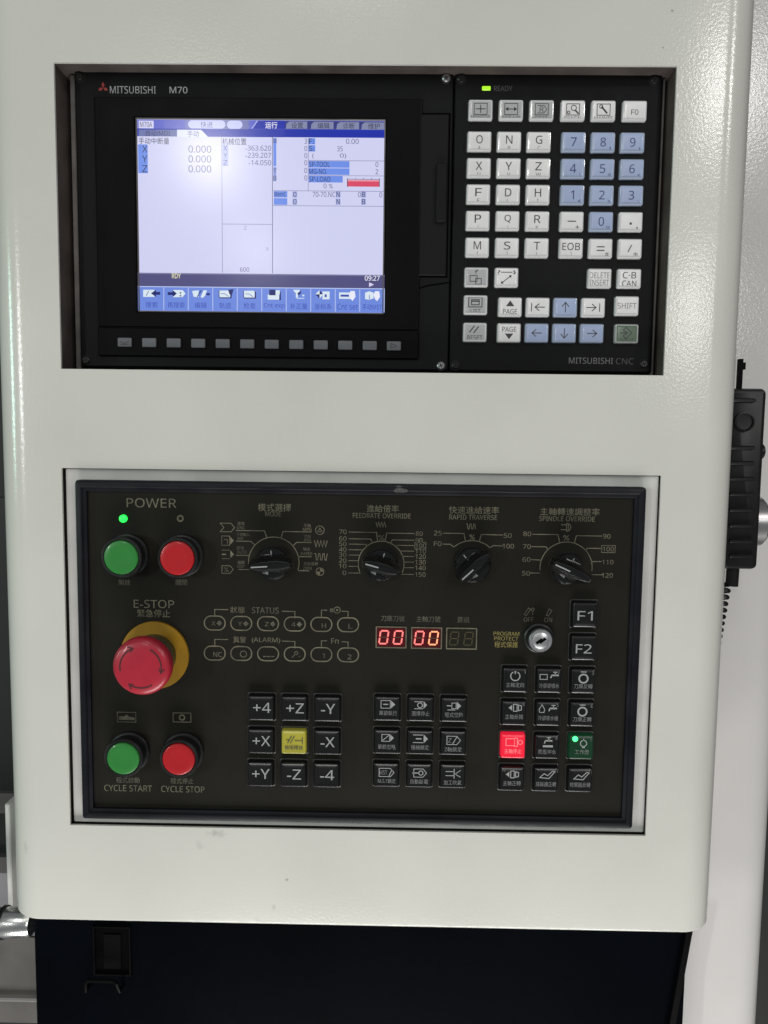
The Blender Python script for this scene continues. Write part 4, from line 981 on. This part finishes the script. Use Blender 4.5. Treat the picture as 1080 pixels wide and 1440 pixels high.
# ==================================================================== AROUND THE CABINET
# navy machine body under the cabinet
BY = 80.0
nx0 = P(46, 1300, BY)[0]; nx1 = P(968, 1313, BY)[0]; nz0 = P(500, 2000, BY)[1]
nb = thing('machine', 'dark navy machine front below the white cabinet', 'machine', ((nx0 + nx1) / 2, BY, nz0))
b = MB(); b.rr((nx0 + nx1) / 2, (CZ0 + 30 + nz0) / 2, nx1 - nx0, CZ0 + 30 - nz0, 3, [(0, BY + 240), (0, BY + 3), (1, BY + .8), (3, BY)], NAVY)
part('casing', b, nb)
b = MB(); X0, Z1 = P(131, 1300, BY); X1, Z0 = P(186, 1371, BY)
frame(b, X0, X1, Z0, Z1, X0 + 2, X1 - 2, Z0 + 2, Z1 - 2, [(0, BY), (0.2, BY - 2.5), (.8, BY - 2.5), (1, BY - .4)], NAVYB); b.rect(X0 + 2, X1 - 2, Z0 + 2, Z1 - 2, BY - .3, JOINT)
b.box(X0 + 9, X1 - 9, BY - 1.2, BY - .4, Z0 + 6, Z1 - 8, NAVYB)
part('socket_box', b, nb, label='black socket box under the cabinet edge')
b = MB(); X0, Z1 = P(118, 1379, BY - 12); X1, Z0 = P(166, 1399, BY - 12)
b.tube([(X0, BY, Z0), (X0, BY - 9, Z0 + .6), (X0 + 1.5, BY - 12, Z1 - 2), (X0 + 4, BY - 12, Z1), (X1 - 4, BY - 12, Z1), (X1 - 1.5, BY - 12, Z1 - 2), (X1, BY - 9, Z0 + .6), (X1, BY, Z0)], 1.5, NAVYB)
part('handle', b, nb, label='small black loop handle')
b = MB(); a0 = P(974, 1316, BY - 3); a1 = P(950, 1440, BY - 3)
dx = (a1[0] - a0[0]) / (a1[1] - a0[1]); zb = P(940, 1560, BY)[1]
p0, p1 = (a0[0], a0[1] + 12), (a0[0] + dx * (zb - a0[1]), zb)
for (o0, o1, ya, yb, m) in ((-5, 0, BY - 5, BY + 5, NAVYB), ):
    v = []
    for (xx, zz) in (p0, p1):
        for y in (ya, yb): v += [(xx + o0, y, zz), (xx + o1, y, zz)]
    b.add(v, [(0, 1, 5, 4), (2, 6, 7, 3), (0, 4, 6, 2), (1, 3, 7, 5), (0, 2, 3, 1), (4, 5, 7, 6)], m)
part('stay_bar', b, nb, label='slanted dark bar at the right edge')

# white machine column behind, on the right
WY = 120.0
wx1 = P(1074, 1300, WY)[0] + 9; wx0 = P(880, 900, WY)[0]; wz0 = nz0 - 60; wz1 = P(1000, -250, WY)[1]
col = thing('machine_column', 'white rounded machine column behind the cabinet on the right', 'machine column', ((wx0 + wx1) / 2, WY, wz0))
b = MB(); L = []; R2 = 30
for z in (wz0, wz1):
    l = [(wx0, WY + 250, z), (wx0, WY, z)] + [(wx1 - R2 + R2 * sin(k / 12 * pi / 2), WY + R2 - R2 * cos(k / 12 * pi / 2), z) for k in range(13)] + [(wx1, WY + 250, z)]
    L.append(l)
col['kind'] = 'thing'; b.loops(L, COLUMN, True, True); part('cover', b, col, merge=True)
# black handwheel pendant hanging beside the cabinet
GY = 34.0
gx0 = P(1022, 680, GY)[0]; gx1 = P(1079, 560, GY)[0]; gz1 = P(1060, 546, GY)[1]; gz0 = P(1050, 801, GY)[1]
pen = thing('handwheel_pendant', 'black ribbed handwheel pendant hanging beside the cabinet', 'pendant', ((gx0 + gx1) / 2, GY, gz0))
b = MB(); b.rr((gx0 + gx1) / 2, (gz0 + gz1) / 2, gx1 - gx0, gz1 - gz0, 4, [(0, GY + 48), (0, GY + 3), (.8, GY + 1), (3, GY)], PEND)
part('case', b, pen)
for py in (562.5, 629.5, 651, 673, 695, 717, 739, 761, 782):
    X0, Z = P(1026, py, GY - 2); X1 = P(1064 - (py - 560) * .02, py, GY - 2)[0]
    b = MB(); b.rr((X0 + X1) / 2, Z, X1 - X0, 3.2, 1.4, [(0, GY + .1), (.3, GY - 1.6), (1.0, GY - 2.2)], PEND, seg=3)
    part('rib', b, pen, (X0, GY, Z))
X, Z = P(1046, 593, GY); b = MB(); b.lathe(X, Z, [(7.4, GY + .1), (7.2, GY - 1.8), (6.0, GY - 2.0), (5.6, GY - .6), (3, GY - .5)], PEND, 32)
part('boss', b, pen, (X, GY, Z))
b = MB(); Z = P(1078, 733, GY + 24)[1]; b.lathe_x(GY + 24, Z, [(17, gx1 - .5), (19, gx1 + 1), (19, gx1 + 9), (17, gx1 + 11)], DIAL, 64); part('dial', b, pen, (gx1, GY + 24, Z), label='silver dial on the far side of the pendant')
b = MB(); Z = P(1078, 635, GY + 20)[1]; b.lathe_x(GY + 20, Z, [(5, gx1 - .5), (6, gx1 + 1), (6, gx1 + 7), (5, gx1 + 8)], PEND, 32); part('axis_switch', b, pen, (gx1, GY + 20, Z))
b = MB(); X, Z = P(1041, 540, GY + 6); b.box(X - 2.2, X + .6, GY + 4, GY + 8, gz1 - 2, P(1041, 505, GY + 6)[1], NAVYB); X2, Z2 = P(1044, 514, GY + 6); b.box(X + .6, X2 + 1.6, GY + 4, GY + 7, Z2 - 3, Z2 + 2, NAVYB)
part('hanger', b, pen, label='thin black hanger hook above the pendant')
cb = thing('coiled_cable', 'black coiled cable hanging below the pendant', 'cable', (P(1028, 830, GY + 10)[0], GY + 10, gz0 - 60))
X, Z = P(1030, 812, GY + 10)
b = MB(); b.tube([(X, GY + 10, gz0 + .2), (X - .3, GY + 10, gz0 - 14)], 4.6, PEND, 14); part('strain_relief', b, cb)
pts = []; zt = gz0 - 13; zb = P(1024, 958, GY + 10)[1]
for i in range(230):
    t = i / 229; a = t * 2 * pi * 15; pts.append((X - 6 - 9 * t + 3.6 * cos(a), GY + 10 + 3.6 * sin(a), zt + (zb - zt) * t))
b = MB(); b.tube(pts, 1.9, PEND, 8); part('coil', b, cb)

# things on the left: chrome grip, stainless tray, the dark guard behind
HY = 40.0
xA = P(-60, 1300, HY)[0]; x5, zt = P(4, 1296, HY); xB, zc = P(50, 1302, HY); kh = K(20, 1300, HY)
tb = thing('chrome_grip', 'chrome tube with a black ring at the lower left edge of the cabinet', 'handle', (x5, HY, zt))
b = MB(); b.lathe_x(HY, zt - .5, [(16.5 * kh, xB - 2.2), (17.8 * kh, xB - 3.5), (20.5 * kh, x5 + 3.4), (20.5 * kh, x5 + 2.6)], CHROME, 40); part('sleeve', b, tb)
b = MB(); b.lathe_x(HY, zt - .5, [(18 * kh, x5 + 2.7), (22 * kh, x5 + 2.4), (22 * kh, x5 - .4), (18 * kh, x5 - .6)], BLACKM, 40); part('ring', b, tb)
b = MB(); b.lathe_x(HY, zt - .5, [(19 * kh, x5 - .5), (19 * kh, xA)], CHROME, 40); part('bar', b, tb)
TY = 150.0
tx0 = P(-160, 1350, TY)[0]; tx1 = P(120, 1350, TY)[0]
tr = thing('stainless_tray', 'dull stainless sheet tray at the lower left', 'tray', ((tx0 + tx1) / 2, TY, P(20, 1500, TY)[1]))
b = MB(); za = P(20, 1318, TY)[1]; zb = P(20, 1401, TY)[1]; b.box(tx0, tx1, TY, TY + 3, zb, za, STAINLESS); part('back_sheet', b, tr)
b = MB(); zc_ = P(20, 1408, TY - 6)[1]; b.rr((tx0 + tx1) / 2, (zb + zc_) / 2, tx1 - tx0, 3.6, 1.5, [(0, TY + 3), (0, TY - 4.5), (1.4, TY - 6)], STAINEDGE, seg=4); part('ledge', b, tr)
b = MB(); b.box(tx0, tx1, TY - 1, TY + 2, P(20, 1437, TY)[1], zb - 1.8, STAINLESS); part('apron', b, tr)
gd = thing('machine_guard', 'dark machine guard behind the left edge of the cabinet', 'guard', (tx0, 260, P(0, 1320, 260)[1] - 60))
G2 = 260.0
gx_0 = P(-200, 900, G2)[0]; gx_1 = P(150, 900, G2)[0]
def gz(py): return P(4, py, G2)[1]
for i, (ya, yb, m, o) in enumerate(((700, 1112, GUARD, 0), (1112, 1140, GUARDG, -6), (1140, 1200, GUARD, 0), (1200, 1222, GUARDG, -8), (1222, 1330, GUARDL, -3), (1330, 2300, GUARD, 0))):
    b = MB(); b.box(gx_0, gx_1, G2 + o, G2 + 12, gz(yb), gz(ya), m)
    part('guard_panel' if o == 0 else 'guard_rail', b, gd)
b = MB(); X0, Z1 = P(6, 1131, 70); X1, Z0 = P(18, 1290, 70); b.rr((X0 + X1) / 2, (Z0 + Z1) / 2, X1 - X0, Z1 - Z0, 1, [(0, 110), (0, 71), (.8, 70)], PLATE)
link('door_edge', b.mesh('door_edge', ((X0 + X1) / 2, 70, Z0)), None, ((X0 + X1) / 2, 70, Z0), 'narrow white door edge behind the cabinet above the chrome tube', 'door edge')
b = MB(); b.box(-2500, 2500, 520, 540, -3500, 1500, GUARD)
link('background', b.mesh('background'), None, (0, 0, 0), kind='structure')
bpy.data.objects.remove(_to)
